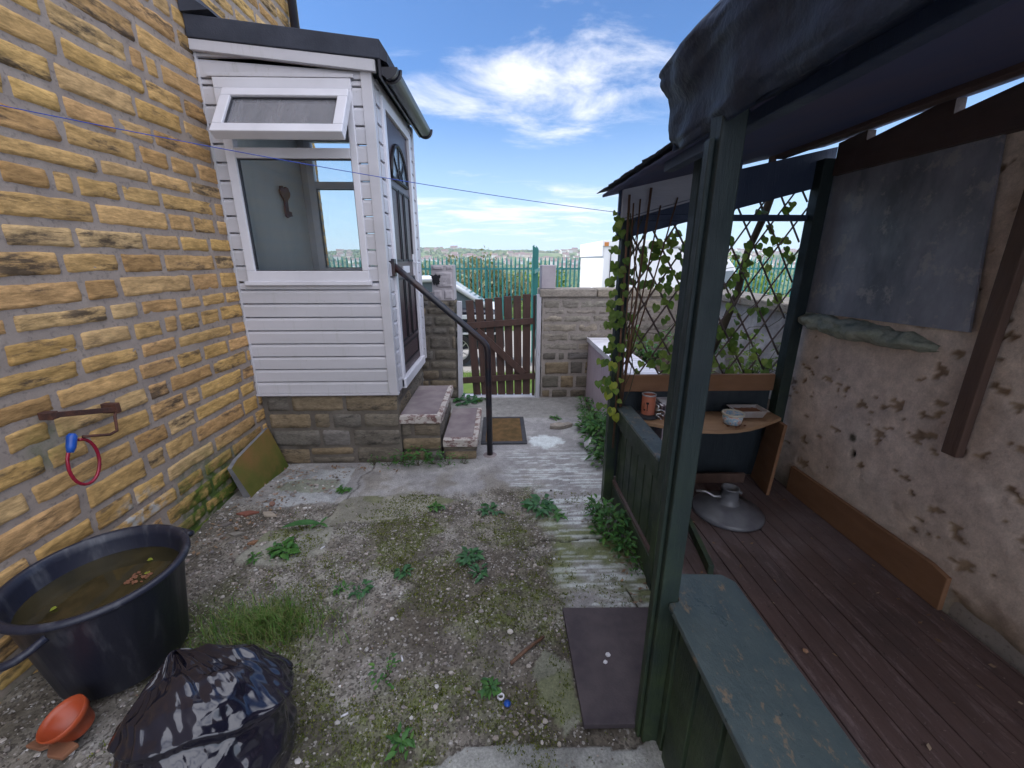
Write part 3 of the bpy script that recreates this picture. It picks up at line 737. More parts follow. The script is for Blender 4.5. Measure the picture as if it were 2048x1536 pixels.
w1 = window(FY, -1); window(BY, 1)
m = M(); m.box(XW+.033, SX-.03, FY+.03, BY-.03, 2.655, 2.67); m.build('ceiling', 'upvc', porch)
m = M(); m.box(-1.735, -.88, FY-.04, FY-.012, 1.385, 1.412); m.build('sill', 'upvc2', w1, .004)
# drip trim round the window
m = M(); m.box(-1.745, -.875, FY-.03, FY-.014, 2.602, 2.622); m.build('drip_trim', 'upvc', w1, .003)
# open top-hung casement
t = bpy.data.objects.new('casement', None); COL.objects.link(t); t.parent = porch
t.location = Vector((-1.268, FY-.045, 2.515))-porch.location; t.rotation_euler = (radians(-36), 0, 0)
def cbuild(m, name, mat, bevel=0):
    me = bpy.data.meshes.new(name); me.from_pydata(m.v, [], m.f); me.materials.append(MT[mat]); me.update()
    o = bpy.data.objects.new(name, me); COL.objects.link(o); o.parent = t
    if bevel: md = o.modifiers.new('b', 'BEVEL'); md.width = bevel; md.segments = 2
m = M(); W = .372; H = .345; b = .06
m.box(-W, W, -.03, .03, -b, 0); m.box(-W, W, -.03, .03, -H, -H+b); m.box(-W, -W+b, -.03, .03, -H+b, -b); m.box(W-b, W, -.03, .03, -H+b, -b)
cbuild(m, 'casement_frame', 'upvc2', .005)
m = M(); m.box(-W+b, W-b, -.005, .005, -H+b, -b); cbuild(m, 'pane', 'milkyglass')
m = M(); m.box(-W+b, W-b, -.016, .016, -b-.007, -b); m.box(-W+b, W-b, -.016, .016, -H+b, -H+b+.007); m.box(-W+b, -W+b+.007, -.016, .016, -H+b+.007, -b-.007); m.box(W-b-.007, W-b, -.016, .016, -H+b+.007, -b-.007); cbuild(m, 'seal', 'rubberseal')
# door
m = M(); xa = SX-.03; xb = SX+.03
m.box(xa, xb, 3.085, 3.145, .60, 2.57); m.box(xa, xb, 3.87, 3.93, .60, 2.57); m.box(xa, xb, 3.145, 3.87, 2.51, 2.57); m.box(xa, xb+.012, 3.085, 3.93, .592, .665)
m.build('door_frame', 'upvc2', porch, .004)
m = M(); m.box(SX-.02, SX+.008, 3.148, 3.867, .67, 2.505)
dr = m.build('door', 'door', porch, .002)
def ringpanel(m, y0, y1, z0, z1, w=.016, x=SX+.008, arch=False):
    m.box(x, x+.007, y0, y1, z0, z0+w); m.box(x, x+.007, y0, y1, z1-w, z1); m.box(x, x+.007, y0, y0+w, z0+w, z1-w); m.box(x, x+.007, y1-w, y1, z0+w, z1-w)
m = M()
for y0, y1 in ((3.20, 3.40), (3.61, 3.81)):
    ringpanel(m, y0, y1, 1.54, 2.06); ringpanel(m, y0, y1, .93, 1.42)
ringpanel(m, 3.43, 3.58, 1.54, 2.06); ringpanel(m, 3.43, 3.58, .93, 1.42); ringpanel(m, 3.20, 3.81, .74, .90)
m.build('door_panel_moulding', 'doordark', dr, .002)
m = M(); cy = 3.505; pts = [(SX+.014, cy+.25*cos(a*pi/16), 2.12+.25*sin(a*pi/16)) for a in range(17)]
m.tube(pts+[pts[0]], .014, 6)
for a in (1, 2, 3): m.tube([(SX+.014, cy, 2.12), (SX+.014, cy+.25*cos(a*pi/4), 2.12+.25*sin(a*pi/4))], .007, 5)
m.tube([(SX+.014, cy+.09*cos(a*pi/8), 2.12+.09*sin(a*pi/8)) for a in range(9)], .007, 5)
m.build('fanlight_frame', 'doordark', dr)
m = M(); m.add([(SX+.0105, cy+.245*cos(a*pi/16), 2.12+.245*sin(a*pi/16)) for a in range(17)], [tuple(range(17))]); m.build('fanlight_pane', simple('fanlight_glass', (.16, .2, .24), (.2, .25, .3), 20, .1, .7, bump=.3), dr)
m = M(); m.box(SX+.008, SX+.02, 3.79, 3.83, 1.42, 1.60); m.tube([(SX+.02, 3.81, 1.53), (SX+.06, 3.81, 1.53), (SX+.06, 3.70, 1.53)], .008, 8); m.build('handle', 'upvc2', dr, .002)
m = M(); m.box(SX+.008, SX+.018, 3.39, 3.62, 1.45, 1.505); m.build('letter_plate', 'upvc2', dr, .002)
# roof
m = M(); Zr = lambda x: 2.90-(x+1.8)*.10
m.prism([(XW, Zr(XW)+.0), (-.70, Zr(-.70)), (-.70, Zr(-.70)-.10), (XW, Zr(XW)-.115)], 'y', FY-.055, BY+.06)
m.build('roof', 'felt', porch, .006)
m = M(); m.prism([(-.70, Zr(-.7)), (-.655, Zr(-.7)-.07), (-.66, Zr(-.7)-.12), (-.70, Zr(-.7)-.10)], 'y', FY-.055, BY+.06); m.build('roof_edge', 'felt', porch)
m = M(); m.prism([(XW, Zr(XW)-.117), (-.735, Zr(-.735)-.103), (-.735, Zr(-.735)-.165), (XW, Zr(XW)-.172)], 'y', FY-.048, FY-.016); m.build('bargeboard', 'upvc', porch, .003)
m = M(); m.prism([(XW, 3.06), (XW+.05, 2.98), (XW+.16, 2.91), (XW, 2.90)], 'y', FY-.07, BY+.05); m.build('flashing', 'felt', porch)
m = M(); pts = [(-.66+.055*cos(a), 2.655+.055*sin(a)) for a in [pi+i*pi/10 for i in range(11)]]+[(-.66+.048*cos(a), 2.655+.048*sin(a)) for a in [2*pi-i*pi/10 for i in range(11)]]
n = len(pts); ya, yb = FY-.04, BY+.10
m.add([(p[0], ya, p[1]) for p in pts]+[(p[0], yb, p[1]) for p in pts], [(i, (i+1) % n, n+(i+1) % n, n+i) for i in range(n)])
for y in (ya, yb): m.add([(-.66+.056*cos(a), y, 2.655+.056*sin(a)) for a in [pi+i*pi/10 for i in range(11)]], [tuple(range(11))])
for y in (ya+.07, yb-.05): m.tube([(-.66+.06*cos(a), y, 2.655+.06*sin(a)) for a in [pi*.95+i*pi*1.1/10 for i in range(11)]], .010, 5)
m.box(-.715, -.70, FY-.05, BY+.05, 2.60, 2.69)
m.build('gutter', 'gutter', porch, smooth=False)
# stone base
m = M(); FYb = FY+.022
def PF(u, v, d): return (u, FYb-d, v)
stones(PF, XW+.02, SX+.0, 0.0, .585, .12, .17, .22, .46, .016, .014, .018, .006, .008, m, 5, 0); wallgrid(PF, XW, SX, -.02, .585, .04, .002, m, 1)
def PS(u, v, d): return (SX-.03+d, u, v)
stones(PS, FYb, BY, 0, .588, .12, .17, .2, .4, .016, .012, .025, .006, .008, m, 6, 0); wallgrid(PS, FYb, BY, -.02, .588, .05, .002, m, 1)
m.box(XW, SX-.035, FYb+.01, BY, 0, .57, 1)
m.build('stone_base', ['stone2', 'mortar2'], porch, smooth=True, fixn=False)
# key ornament
t = M(); kx = XW+.05
q = M()
pts = [(0, .07), (.02, .085), (.045, .08), (.05, .06), (.062, .045), (.055, .02), (.04, 0), (.025, -.015), (.018, -.03), (.018, -.10), (.05, -.105), (.045, -.12), (.055, -.135), (.02, -.145), (.0, -.155)]
pts = pts+[(-a*.8 if b > -.09 else -.018, b) for a, b in reversed(pts[1:-1])]
q.prism([(3.70+a*1.5, 2.04+b) for a, b in pts], 'x', kx-.012, kx+.004)
o = q.build('key_ornament', simple('maroon_ornament', (.16, .05, .06), (.1, .035, .045), 20, .6), bevel=.003); tag(o, 'maroon key-shaped ornament hanging on the inner wall of the porch', 'ornament')

# steps
st = thing('stone_steps', (-.5, 3.4, 0), 'two worn stone steps with flaking painted edges below the porch door', 'steps')
def step(x0, x1, y0, y1, z1, seed, name='step'):
    m = M(); w = .05
    def top(s, t_):
        x = lerp(x0, x1, s); y = lerp(y0, y1, t_); return (x, y, z1-.002+.002*n1(x*20, y*20))
    m.grid(top, 16, 20, 0)
    m.box(x0, x1, y0-.004, y0+w, z1-.06, z1+.003, 1); m.box(x1-w*.8, x1+.004, y0+w, y1, z1-.06, z1+.003, 1)
    o = m.build(name, ['steptop', 'concretewhite'], st, .006)
    q = M()
    stones(lambda u, v, d: (u, y0+.025-d, v), x0, x1-.01, 0, z1-.06, .09, .14, .16, .34, .014, .010, .018, .005, .007, q, seed, 0)
    stones(lambda u, v, d: (x1-.03+d, u, v), y0+.03, y1, 0, z1-.06, .09, .14, .2, .36, .014, .010, .02, .005, .007, q, seed+1, 0)
    q.box(x0, x1-.032, y0+.028, y1, 0, z1-.062, 1)
    q.build('riser', ['stone2', 'mortar2'], o, smooth=True, fixn=False)
step(-.79, -.465, 2.975, 3.80, .395, 21); step(-.465+.002, -.19, 2.985, 3.72, .19, 31)

# handrail
hr = thing('handrail', (-.1, 3.1, 0), 'black tubular handrail sloping from the porch corner to the ground', 'handrail')
m = M(); m.tube([(-.775, 3.07, 1.525), (-.62, 3.07, 1.392), (-.16, 3.07, .985), (-.128, 3.07, .955), (-.108, 3.07, .925), (-.10, 3.07, .88), (-.098, 3.075, .5), (-.096, 3.08, 0)], .024, 14); m.build('rail', 'rail', hr, smooth=True)
m = M(); m.box(-.785, -.745, 3.03, 3.10, 1.44, 1.56); m.build('bracket', 'rail', hr, .006)
m = M(); m.lathe((-.096, 3.08, .008), [(.0, .008), (.05, .006), (.06, 0)], 14); m.build('foot', 'steptop', hr, smooth=True)
# doormat
dm = thing('doormat', (.02, 3.58, .01), 'worn brown coir doormat with a dark rubber border by the lower step', 'doormat')
m = M(); x0, x1, y0, y1 = -.18, .225, 3.27, 3.90; w = .04
m.box(x0, x1, y0, y0+w, .012, .026); m.box(x0, x1, y1-w, y1, .012, .026); m.box(x0, x0+w, y0+w, y1-w, .012, .026); m.box(x1-w, x1, y0+w, y1-w, .012, .026); m.build('border', 'rubber', dm, .004)
m = M(); m.grid(lambda s, t: (lerp(x0+w, x1-w, s), lerp(y0+w, y1-w, t), .024+.003*n1(s*30, t*40)), 30, 46); m.build('coir', 'mat_fiber', dm, smooth=True)
# loose stone, white ball
m = M(); m.prism([(.46, 3.60), (.47, 3.66), (.56, 3.70), (.60, 3.675), (.65, 3.70), (.69, 3.66), (.60, 3.60), (.55, 3.585)], 'z', .01, .045); o = m.build('loose_stone', 'stone2b', bevel=.005); tag(o, 'flat broken piece of walling stone lying on the concrete by the gate', 'stone')
m = M(); m.lathe((.755, 3.16, .0), [(.0, .0), (.035, .01), (.055, .04), (.058, .07), (.045, .10), (.02, .118), (0, .12)], 18); o = m.build('plastic_ball', 'upvc2', smooth=True); tag(o, 'white plastic ball half hidden in the weeds by the lilac boards', 'ball')
# rubber slab at entrance
m = M(); m.prism([(.273, .995), (.272, 1.488), (.70, 1.48), (.70, .99)], 'z', .012, .034); o = m.build('rubber_slab', 'rubbermat', bevel=.003); tag(o, 'dark grey rectangular rubber mat at the shelter entrance', 'mat')
for (x, y, l) in [(.418, 1.245, 'upper of the two white shell bits on the rubber mat'), (.40, 1.215, 'lower of the two white shell bits on the rubber mat')]:
    q = M(); pebble(q, x, y, .04, .011); o = q.build('shell_fragment', 'upvc2'); tag(o, l, 'shell', 'white shell bits')

# ------------------------------------------------------------------ gate wall
GY = 4.55
def PG(u, v, d): return (u, GY-d, v)
lw = thing('stone_wall', (-.75, GY, 0), 'dark coursed stone garden wall between the porch and the gate', 'wall')
m = M(); stones(PG, -1.8, -.50, 0, 1.13, .09, .17, .18, .42, .012, .014, .02, .006, .008, m, 41, 0); wallgrid(PG, -1.8, -.50, -.02, 1.13, .05, .002, m, 1)
stones(lambda u, v, d: (-.505+d, u, v), GY, GY+.26, 0, 1.13, .1, .17, .15, .26, .012, .012, .03, .005, .006, m, 42, 0); m.box(-1.8, -.507, GY+.01, GY+.26, 0, 1.125, 1)
m.build('wall', ['stone2', 'mortar2'], lw, smooth=True, fixn=False)
m = M()
stones(PG, -.735, -.50, 1.13, 1.50, .12, .25, .24, .3, .01, .012, .02, .006, .006, m, 43, 0); m.box(-.735, -.50, GY, GY+.25, 1.13, 1.50, 0)
m.build('pillar', simple('painted_pillar', (.34, .31, .32), (.42, .38, .39), 5, .85, bump=.6), lw, smooth=False, bevel=.006)
m = M(); m.box(-1.8, -.74, GY-.01, GY+.27, 1.13, 1.20); m.build('coping', 'stone2', lw, .01)
m = M(); m.grid(lambda s, t: (-.685+(s-.5)*.065*(1+1.6*n1(t*6, 1.5, 4)), GY-.0225, lerp(1.30, 1.40, t)+.03*n1(s*5, t*3, 4)), 10, 16); m.build('dark_stain', 'doordark', lw)
rw = thing('stone_wall', (1.0, GY, 0), 'pale grey coursed stone garden wall to the right of the gate', 'wall')
m = M(); stones(PG, .46, 1.92, 0, .56, .10, .17, .16, .30, .014, .016, .018, .006, .006, m, 51, 0)
stones(PG, .46, 1.92, .56, 1.165, .06, .11, .2, .5, .009, .010, .018, .008, .010, m, 52, 1); wallgrid(PG, .46, 1.95, -.02, 1.165, .05, .003, m, 2, .006)
stones(lambda u, v, d: (.455-d, u, v), GY, GY+.26, 0, 1.165, .1, .17, .15, .26, .012, .012, .03, .005, .006, m, 54, 0)
m.box(.457, 3.0, GY+.012, GY+.26, 0, 1.16, 2)
m.build('wall', ['stone2', 'stone2b', 'mortar3'], rw, smooth=True, fixn=False)
m = M()
for a, b in ((.43, 1.05), (1.058, 1.75), (1.758, 2.4)): m.box(a, b, GY-.03, GY+.29, 1.165, 1.25)
m.build('coping', 'stone2b', rw, .012)
m = M(); m.box(.445, .60, GY, GY+.24, 1.252, 1.50); m.build('pillar', simple('painted_pillar_b', (.36, .32, .35), (.44, .4, .42), 5, .85, bump=.7), rw, .008)
# gate
gt = thing('picket_gate', (0, GY+.05, 0), 'brown stained wooden picket gate with a diagonal brace and sagging boards', 'gate')
gx = [-.385, -.285, -.185, -.085, .012, .110, .208, .30]
for i in range(7):
    xt = -.385+i*.1055; xb = -.325+i*.0965; top = 1.125+i*.0105+R(-.004, .004)
    m = M(); w = .086
    m.add([(xb, GY+.05, .03), (xb+w, GY+.05, .03), (xt+w, GY+.05, top), (xt, GY+.05, top+R(-.004, .004)), (xb, GY+.072, .03), (xb+w, GY+.072, .03), (xt+w, GY+.072, top), (xt, GY+.072, top)],
          [(0, 1, 2, 3), (7, 6, 5, 4), (0, 4, 5, 1), (1, 5, 6, 2), (2, 6, 7, 3), (3, 7, 4, 0)])
    m.build('picket', 'gatewood', gt, .003)
m = M(); m.beam((-.42, GY+.032, .845), (.365, GY+.032, .90), .03, .07); m.build('rail', 'gatewood', gt, .003)
m = M(); m.beam((-.44, GY+.032, .215), (.40, GY+.032, .262), .03, .07); m.build('rail', 'gatewood', gt, .003)
m = M(); m.beam((-.27, GY+.030, .80), (.265, GY+.030, .29), .03, .075); m.build('brace', 'gatewood', gt, .003)
m = M(); m.box(.365, .39, GY+.03, GY+.09, .02, 1.18); m.build('hinge_stile', 'gatewood', gt, .003)
for x0, x1, z1, l in ((-.485, -.435, 1.12, 'flaking white timber gate post beside the dark wall'), (.398, .448, 1.19, 'flaking white timber gate post beside the pale wall')):
    m = M(); m.box(x0, x1, GY-.02, GY+.07, 0, z1, rot=(0, .02 if x0 < 0 else 0, 0)); o = m.build('gate_post', 'whitepost', bevel=.004, loc=((x0+x1)/2, GY, 0)); tag(o, l, 'gate post', 'gate posts')
m = M(); m.box(-.43, .398, GY+.0, GY+.12, -.02, .022); o = m.build('threshold', 'whitecoping', bevel=.004); tag(o, 'pale stone threshold under the wooden gate', 'threshold')

# ------------------------------------------------------------------ lilac planter
pw = thing('raised_planter', (1.05, 3.6, 0), 'raised bed with lilac board front and white slatted coping', 'planter')
m = M(); y = 2.30
while y < 4.5:
    w = R(.26, .34); m.box(.985+R(0, .004), 1.01, y, min(y+w-.006, 4.53), .0, .70); y += w
m.build('board_front', 'lilac', pw, .003)
m = M(); y = 2.30
while y < 4.5:
    w = R(.055, .075); m.box(.975, 1.22, y, min(y+w-.007, 4.54), .705, .722+R(0, .003)); y += w
m.build('coping', 'whitecoping', pw, .002)
m = M(); m.box(.968, .976, 2.3, 4.53, .675, .726); m.build('edging', 'whitecoping', pw, .002)
m = M(); m.grid(lambda s, t: (lerp(1.0, 2.12, s), lerp(2.52, 4.54, t), .50+.03*n1(s*9, t*12)), 20, 30); m.build('soil', simple('soil', (.05, .035, .025), (.09, .065, .045), 12, .95, bump=.8), pw)
def shrub(loc, h, r, n, label, mat, L=.06, cat='plant', name='plant', group='plants in the raised bed', stems=8):
    t = thing(name, loc, label, cat, group); m = M(); s = M()
    for i in range(stems):
        a = R(0, 6.3); q = R(.2, 1)*r; p = (loc[0]+q*cos(a), loc[1]+q*sin(a), loc[2]+h*R(.6, 1))
        mid = (loc[0]+q*.3*cos(a), loc[1]+q*.3*sin(a), loc[2]+h*.45); s.tube([loc, mid, p], [.004, .003, .001], 5)
        for j in range(n//stems):
            k = R(.15, 1); b = Vector(mid).lerp(Vector(p), (k-.4)/.6) if k > .4 else Vector(loc).lerp(Vector(mid), k/.4)
            b += Vector((R(-1, 1), R(-1, 1), R(-1, 1)))*L*.5
            aa = R(0, 6.3); e = R(-.5, .9); leafshape(m, b, (cos(aa)*cos(e), sin(aa)*cos(e), sin(e)), (0, 0, 1), L*R(.6, 1.2), L*R(.35, .55), 3, .3)
    m.build('foliage', mat, t, smooth=True, fixn=False); s.build('stem', 'stem', t); return t
shrub((1.42, 3.75, .5), .42, .26, 260, 'leafy green shrub in the raised bed near the pale wall', 'weed')
shrub((1.60, 3.30, .5), .26, .24, 220, 'low spreading plant in the middle of the raised bed', 'grass', .05)
shrub((1.35, 2.95, .5), .2, .2, 200, 'fresh green plant in the raised bed just behind the trellis', 'weed', .05)
shrub((1.85, 2.85, .5), .55, .28, 220, 'taller light green plant against the rendered wall behind the trellis', 'ivy', .06)
shrub((1.90, 3.7, .5), .50, .22, 160, 'thin dark stemmed plant at the far side of the raised bed', 'weedblue', .05)
for (x, y, l) in ((1.30, 3.55, 'teal plastic pot in the raised bed near the white coping'), (1.55, 2.78, 'teal plastic pot in the raised bed behind the trellis')):
    t = thing('plant_pot', (x, y, .5), l, 'pot', 'teal pots'); m = M(); m.lathe((x, y, .5), [(.06, 0), (.085, .13), (.092, .13), (.092, .15), (.08, .15), (.078, .12), (.0, .12)], 20); m.build('pot', simple('teal_plastic', (.03, .22, .24), None, 8, .4, bump=0), t, smooth=True)
# garden wall behind the bed
m = M(); cols = []
def fn(s, t):
    y = lerp(4.55, 2.0, s); z = lerp(0, 1.18, t); f = fbm(y*5, z*5, 2, 5); c = mixc((.46, .43, .41), (.34, .31, .30), sst(-.3, .5, f)); c = mixc(c, (.15, .14, .09), (1-sst(.45, .65, z))*.6); cols.append((*c, 0))
    return (2.12-.012*sst(-.1, .2, f), y, z)
m.grid(fn, 120, 60)
gw = thing('rendered_wall', (2.2, 3.4, 0), 'low cream rendered garden wall behind the raised bed', 'wall')
o = m.build('render_face', 'render', gw, smooth=True, fixn=False); vcol(o, cols)
m = M(); m.box(2.125, 2.42, 2.0, 4.55, 0, 1.16); m.build('core', 'mortar3', gw)
m = M()
for i in range(5): m.box(2.06, 2.46, 2.0+i*.51, 2.5+i*.51, 1.182, 1.25, 0)
m.build('coping', 'stone2b', gw, .012)
m = M(); m.box(2.07, 2.155, 4.40, 4.48, 1.25, 1.98, rot=(0, .02, 0)); o = m.build('timber_post', 'lilac', bevel=.004, loc=(2.11, 4.44, 1.25)); tag(o, 'weathered lilac timber post rising from the wall corner behind the trellis', 'post')

# ------------------------------------------------------------------ outbuilding wall on the right
RX = 1.80
m = M(); cols = []; Y0, Y1, Z0, Z1 = -.2, 2.43, 0, 2.06; cell = .0125
def fn(s, t):
    y = lerp(Y1, Y0, s); z = lerp(Z0, Z1, t)
    f = fbm(y*4, z*4, 3.1, 5); g = fbm(y*13, z*23, 7.7, 5)+.35*fbm(y*3, z*4, 2, 2)
    bias = .10*sst(1.9, 1.2, y) if y < 1.9 else 0
    th = .64-.13*(1-sst(0, .22, abs(z-.86)))-.07*(1-sst(.0, .3, abs(z-.45)))-bias*.6
    fl = sst(th, th+.018, g)
    low = (1-sst(.20, .34, z+.06*n1(y*8, z*8, 1)))*(1-sst(1.25, 1.35, y))
    fl = max(fl, low)
    c = mixc((.55, .47, .43), (.46, .39, .36), sst(-.3, .4, f))
    c = mixc(c, (.60, .55, .53), sst(.1, .5, fbm(y*2, z*2, 9))*.5)
    c = mixc(c, mixc((.20, .14, .10), (.28, .21, .15), sst(-.3, .3, fbm(y*14, z*14, 1))), fl*.95)
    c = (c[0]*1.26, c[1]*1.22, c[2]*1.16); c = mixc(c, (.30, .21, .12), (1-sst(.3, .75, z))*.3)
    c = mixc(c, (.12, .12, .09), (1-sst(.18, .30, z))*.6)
    hole = sqrt((y-1.86)**2+(z-.60)**2); c = mixc(c, (.02, .02, .02), 1-sst(.012, .022, hole))
    hole2 = sqrt((y-1.88)**2+(z-.68)**2); c = mixc(c, (.10, .09, .07), 1-sst(.012, .03, hole2))
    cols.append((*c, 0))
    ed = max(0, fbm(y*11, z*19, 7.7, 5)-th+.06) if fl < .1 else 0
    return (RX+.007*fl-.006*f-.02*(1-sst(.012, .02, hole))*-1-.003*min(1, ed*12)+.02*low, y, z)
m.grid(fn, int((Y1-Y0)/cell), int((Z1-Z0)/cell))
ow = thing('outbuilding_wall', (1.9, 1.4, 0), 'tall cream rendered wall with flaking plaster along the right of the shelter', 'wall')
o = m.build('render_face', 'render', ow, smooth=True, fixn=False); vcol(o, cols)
m = M(); m.box(RX+.02, RX+.16, -.2, 2.43, 0, 2.05); m.build('core', 'mortar3', ow)
m = M()
def fn(s, t):
    y = lerp(2.42, 1.60, s); a = t*pi*1.0; env = sin(pi*min(1, max(0, s*.94+.05)))**.35
    r = (.072+.026*fbm(y*12, a, 3))*env*(1-.15*s); return (RX+.012-(r*1.5)*sin(a), y, 1.222-.02*s+r*.75*cos(a)+.006*fbm(y*25, a*2, 1))
m.grid(fn, 60, 14); m.build('ledge', 'ledge', ow, smooth=True, fixn=False)
# grey sheet leaning on ledge
m = M(); m.add([(RX-.028, 2.40, 1.262), (RX-.028, 1.495, 1.288), (RX-.02, 1.60, 2.04), (RX-.02, 2.40, 2.03)]+[(RX-.016, 2.40, 1.262), (RX-.016, 1.495, 1.288), (RX-.008, 1.60, 2.04), (RX-.008, 2.40, 2.03)],
                [(0, 1, 2, 3), (7, 6, 5, 4), (0, 4, 5, 1), (1, 5, 6, 2), (2, 6, 7, 3), (3, 7, 4, 0)])
o = m.build('metal_sheet', 'sheet'); tag(o, 'dull blue grey metal sheet fixed above the stone ledge', 'sheet')
m = M(); m.box(RX-.042, RX-.008, 1.398, 1.455, .815, 2.10, rot=(-.012, 0, 0)); o = m.build('wall_batten', 'brownwood', bevel=.004, loc=(RX-.03, 1.42, .8)); tag(o, 'brown vertical timber batten fixed to the flaking wall', 'batten')

# ------------------------------------------------------------------ shelter
sh = thing('garden_shelter', (1.2, 1.4, 0), 'dark green timber lean-to garden shelter with sagging tarpaulin roof', 'shelter')
def P1(name, mat, *a, bevel=.004, **k):
    m = M(); m.box(*a, **k); return m.build(name, mat, sh, bevel)
def rz(x): return 1.905+.215*(x-.58)
# posts
m = M(); m.box(.462, .516, .955, 1.01, 0, 1.97); m.box(.449, .4615, .972, 1.002, 0, 1.80); np_ = m.build('post', 'greenpaint', sh, .004)
P1('post', 'greenpaint', .715, .775, 1.60, 1.66, 0, 1.90)
P1('post', 'greenpaint', .668, .728, 2.36, 2.42, -.0, 1.76)
P1('post', 'greenpaint', 1.70, 1.765, 2.34, 2.41, .185, 2.06)
# low panel, far
m = M(); y = 1.665
while y < 2.35:
    m.box(.735+R(0, .004), .752, y, min(y+.098, 2.357), .03+R(0, .01), .61); y += .108
m.build('side_panel', 'greenpaint', sh, .003)
m = M(); m.box(.712, .734, 1.66, 2.36, .575, .672); m.build('panel_rail', 'greenpaint', sh, .004)
m = M(); m.box(.718, .735, 1.66, 2.36, .02, .16); m.build('panel_rail', 'greenpaint', sh, .004)
m = M(); m.box(.708, .80, 1.66, 2.36, .674, .692); m.build('capping', 'caprail', sh, .004)
# low panel, near
m = M(); y = -.1
while y < .94:
    m.box(.507+R(0, .004), .524, y, min(y+.112, .953), .0, .565); y += .128
m.build('side_panel', 'greenpaint', sh, .003)
m = M(); m.box(.526, .56, -.1, .953, .48, .565); m.build('panel_rail', 'greenpaint', sh, .004)
m = M(); m.box(.526, .56, -.1, .953, .02, .10); m.build('panel_rail', 'greenpaint', sh, .004)
m = M(); m.prism([(.487, -.1), (.487, .953), (.518, .958), (.560, 1.07), (.70, 1.062), (.728, 1.03), (.725, -.1)], 'z', .566, .588); m.build('capping', 'caprail', sh, .004)
# deck
m = M(); x = .64; i = 0
while x < 1.79:
    w = .078; m.box(x, min(x+w, 1.795), -.2+(.0), 2.40 if x > .72 else 1.03, .155, .18+R(-.001, .0015), 0, rot=(0, R(-.006, .006), 0)); x += w+.0035; i += 1
m.build('deck', 'deck', sh, .003)
P1('joist', 'blackpanel', .66, .70, -.2, 1.03, .0, .15)
m = M(); m.beam((1.0, 1.87, .205), (.945, 1.51, .205), .025, .05); m.build('loose_rail', 'greenpaint', sh, .003)
# trellis wall
m = M(); m.prism([(.735, .17), (1.70, .17), (1.70, .785), (.735, .785)], 'y', 2.425, 2.445); m.build('back_panel', 'blackpanel', sh)
m = M(); m.box(.729, 1.699, 2.395, 2.424, .770, .875); m.build('back_rail', 'ply', sh, .004)
m = M(); m.box(.729, 1.699, 2.385, 2.424, 1.758, 1.79); m.build('middle_rail', 'flareblue', sh, .004)
m = M(); m.prism([(.65, 1.655), (1.80, 1.945), (1.80, rz(1.80)-.040), (1.30, rz(1.30)-.040), (1.30, rz(1.3)-.003), (.65, rz(.65)-.003)], 'y', 2.40, 2.424); m.build('gable_board', 'flareblue', sh)
m = M(); m.prism([(.66, 1.765), (1.22, 1.918), (1.22, rz(1.22)-.006), (.66, rz(.66)-.004)], 'y', 2.372, 2.396); m.build('fascia', 'greyboard', sh, .003)
m = M(); m.prism([(.66, 1.752), (1.22, 1.905), (1.22, 1.915), (.66, 1.762)], 'y', 2.360, 2.3985); m.build('fascia_trim', 'greyboard', sh)
# roof
m = M(); nn = 30
def fn(s, t):
    y = lerp(-.6, 2.55, s); x = lerp(.585, 1.835, t); e = .010*n1(y*14, 3, 1) if t == 0 else 0; return (x+e, y+(.012*n1(x*14, 2) if s in (0, 1) else 0), rz(x)+.003*n1(x*3, y*3))
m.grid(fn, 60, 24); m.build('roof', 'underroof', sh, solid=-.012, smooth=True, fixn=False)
m = M(); m.grid(lambda s, t: (lerp(.565, 1.85, t)+.014*n1(s*60, 1, t), lerp(-.6, 2.585, s)+.014*n1(t*30, 4, s), rz(lerp(.565, 1.85, t))+.017+.004*n1(s*20, t*12)), 90, 30); m.build('roof_felt', 'felt', sh, solid=.004, smooth=True, fixn=False)
m = M(); m.box(.62, .66, -.5, 1.7, rz(.64)-.05, rz(.64)-.012); m.build('eaves_beam', 'flareblue', sh, .004)
m = M(); m.box(1.47, 1.52, -.5, 2.40, rz(1.49)-.036, rz(1.49)-.012); m.build('purlin', 'brownlong', sh, .004)
m = M(); T = 2.150
m.prism([(-.3, 1.975), (2.335, 1.975), (2.335, T-.022), (2.165, T-.006), (2.16, T-.052), (1.83, T-.004), (1.77, T-.003), (1.765, T-.060), (1.38, T-.004), (-.3, T-.004)], 'x', 1.752, 1.794); m.build('wall_plate', 'brownlong', sh)
m = M(); m.box(1.45, 1.48, 2.402, 2.422, rz(1.46)-.05, rz(1.46)-.01); m.build('packer', 'brownlong', sh)
# tarpaulin bulging over the near eave
m = M(); prof = [(.66, 1.915), (.56, 1.885), (.50, 1.845), (.476, 1.83), (.462, 1.86), (.444, 1.93), (.424, 1.99), (.422, 2.02), (.445, 2.045), (.52, 2.07), (.66, 2.08), (.95, 2.10), (1.3, 2.14), (1.5, 2.16)]
def fn(s, t):
    y = lerp(-.6, 1.24, s); k = t*(len(prof)-1); i = min(int(k), len(prof)-2); f = k-i
    x = lerp(prof[i][0], prof[i+1][0], f); z = lerp(prof[i][1], prof[i+1][1], f)
    w = .013*fbm(y*5, t*9, 1, 3)+.004*sin(y*30+t*8)+.003*(1-abs(n1(y*9+t*5, t*22, 4))*3)+.0015*fbm(y*30, t*40, 2, 3)
    if i > 9: w *= .4
    return (x+w, y+(.02*n1(t*9, 2, 2) if s > .97 else 0), z+w*.6)
m.grid(fn, 90, 90); tp = m.build('tarpaulin', 'tarp', sh, solid=.003, smooth=True, fixn=False)
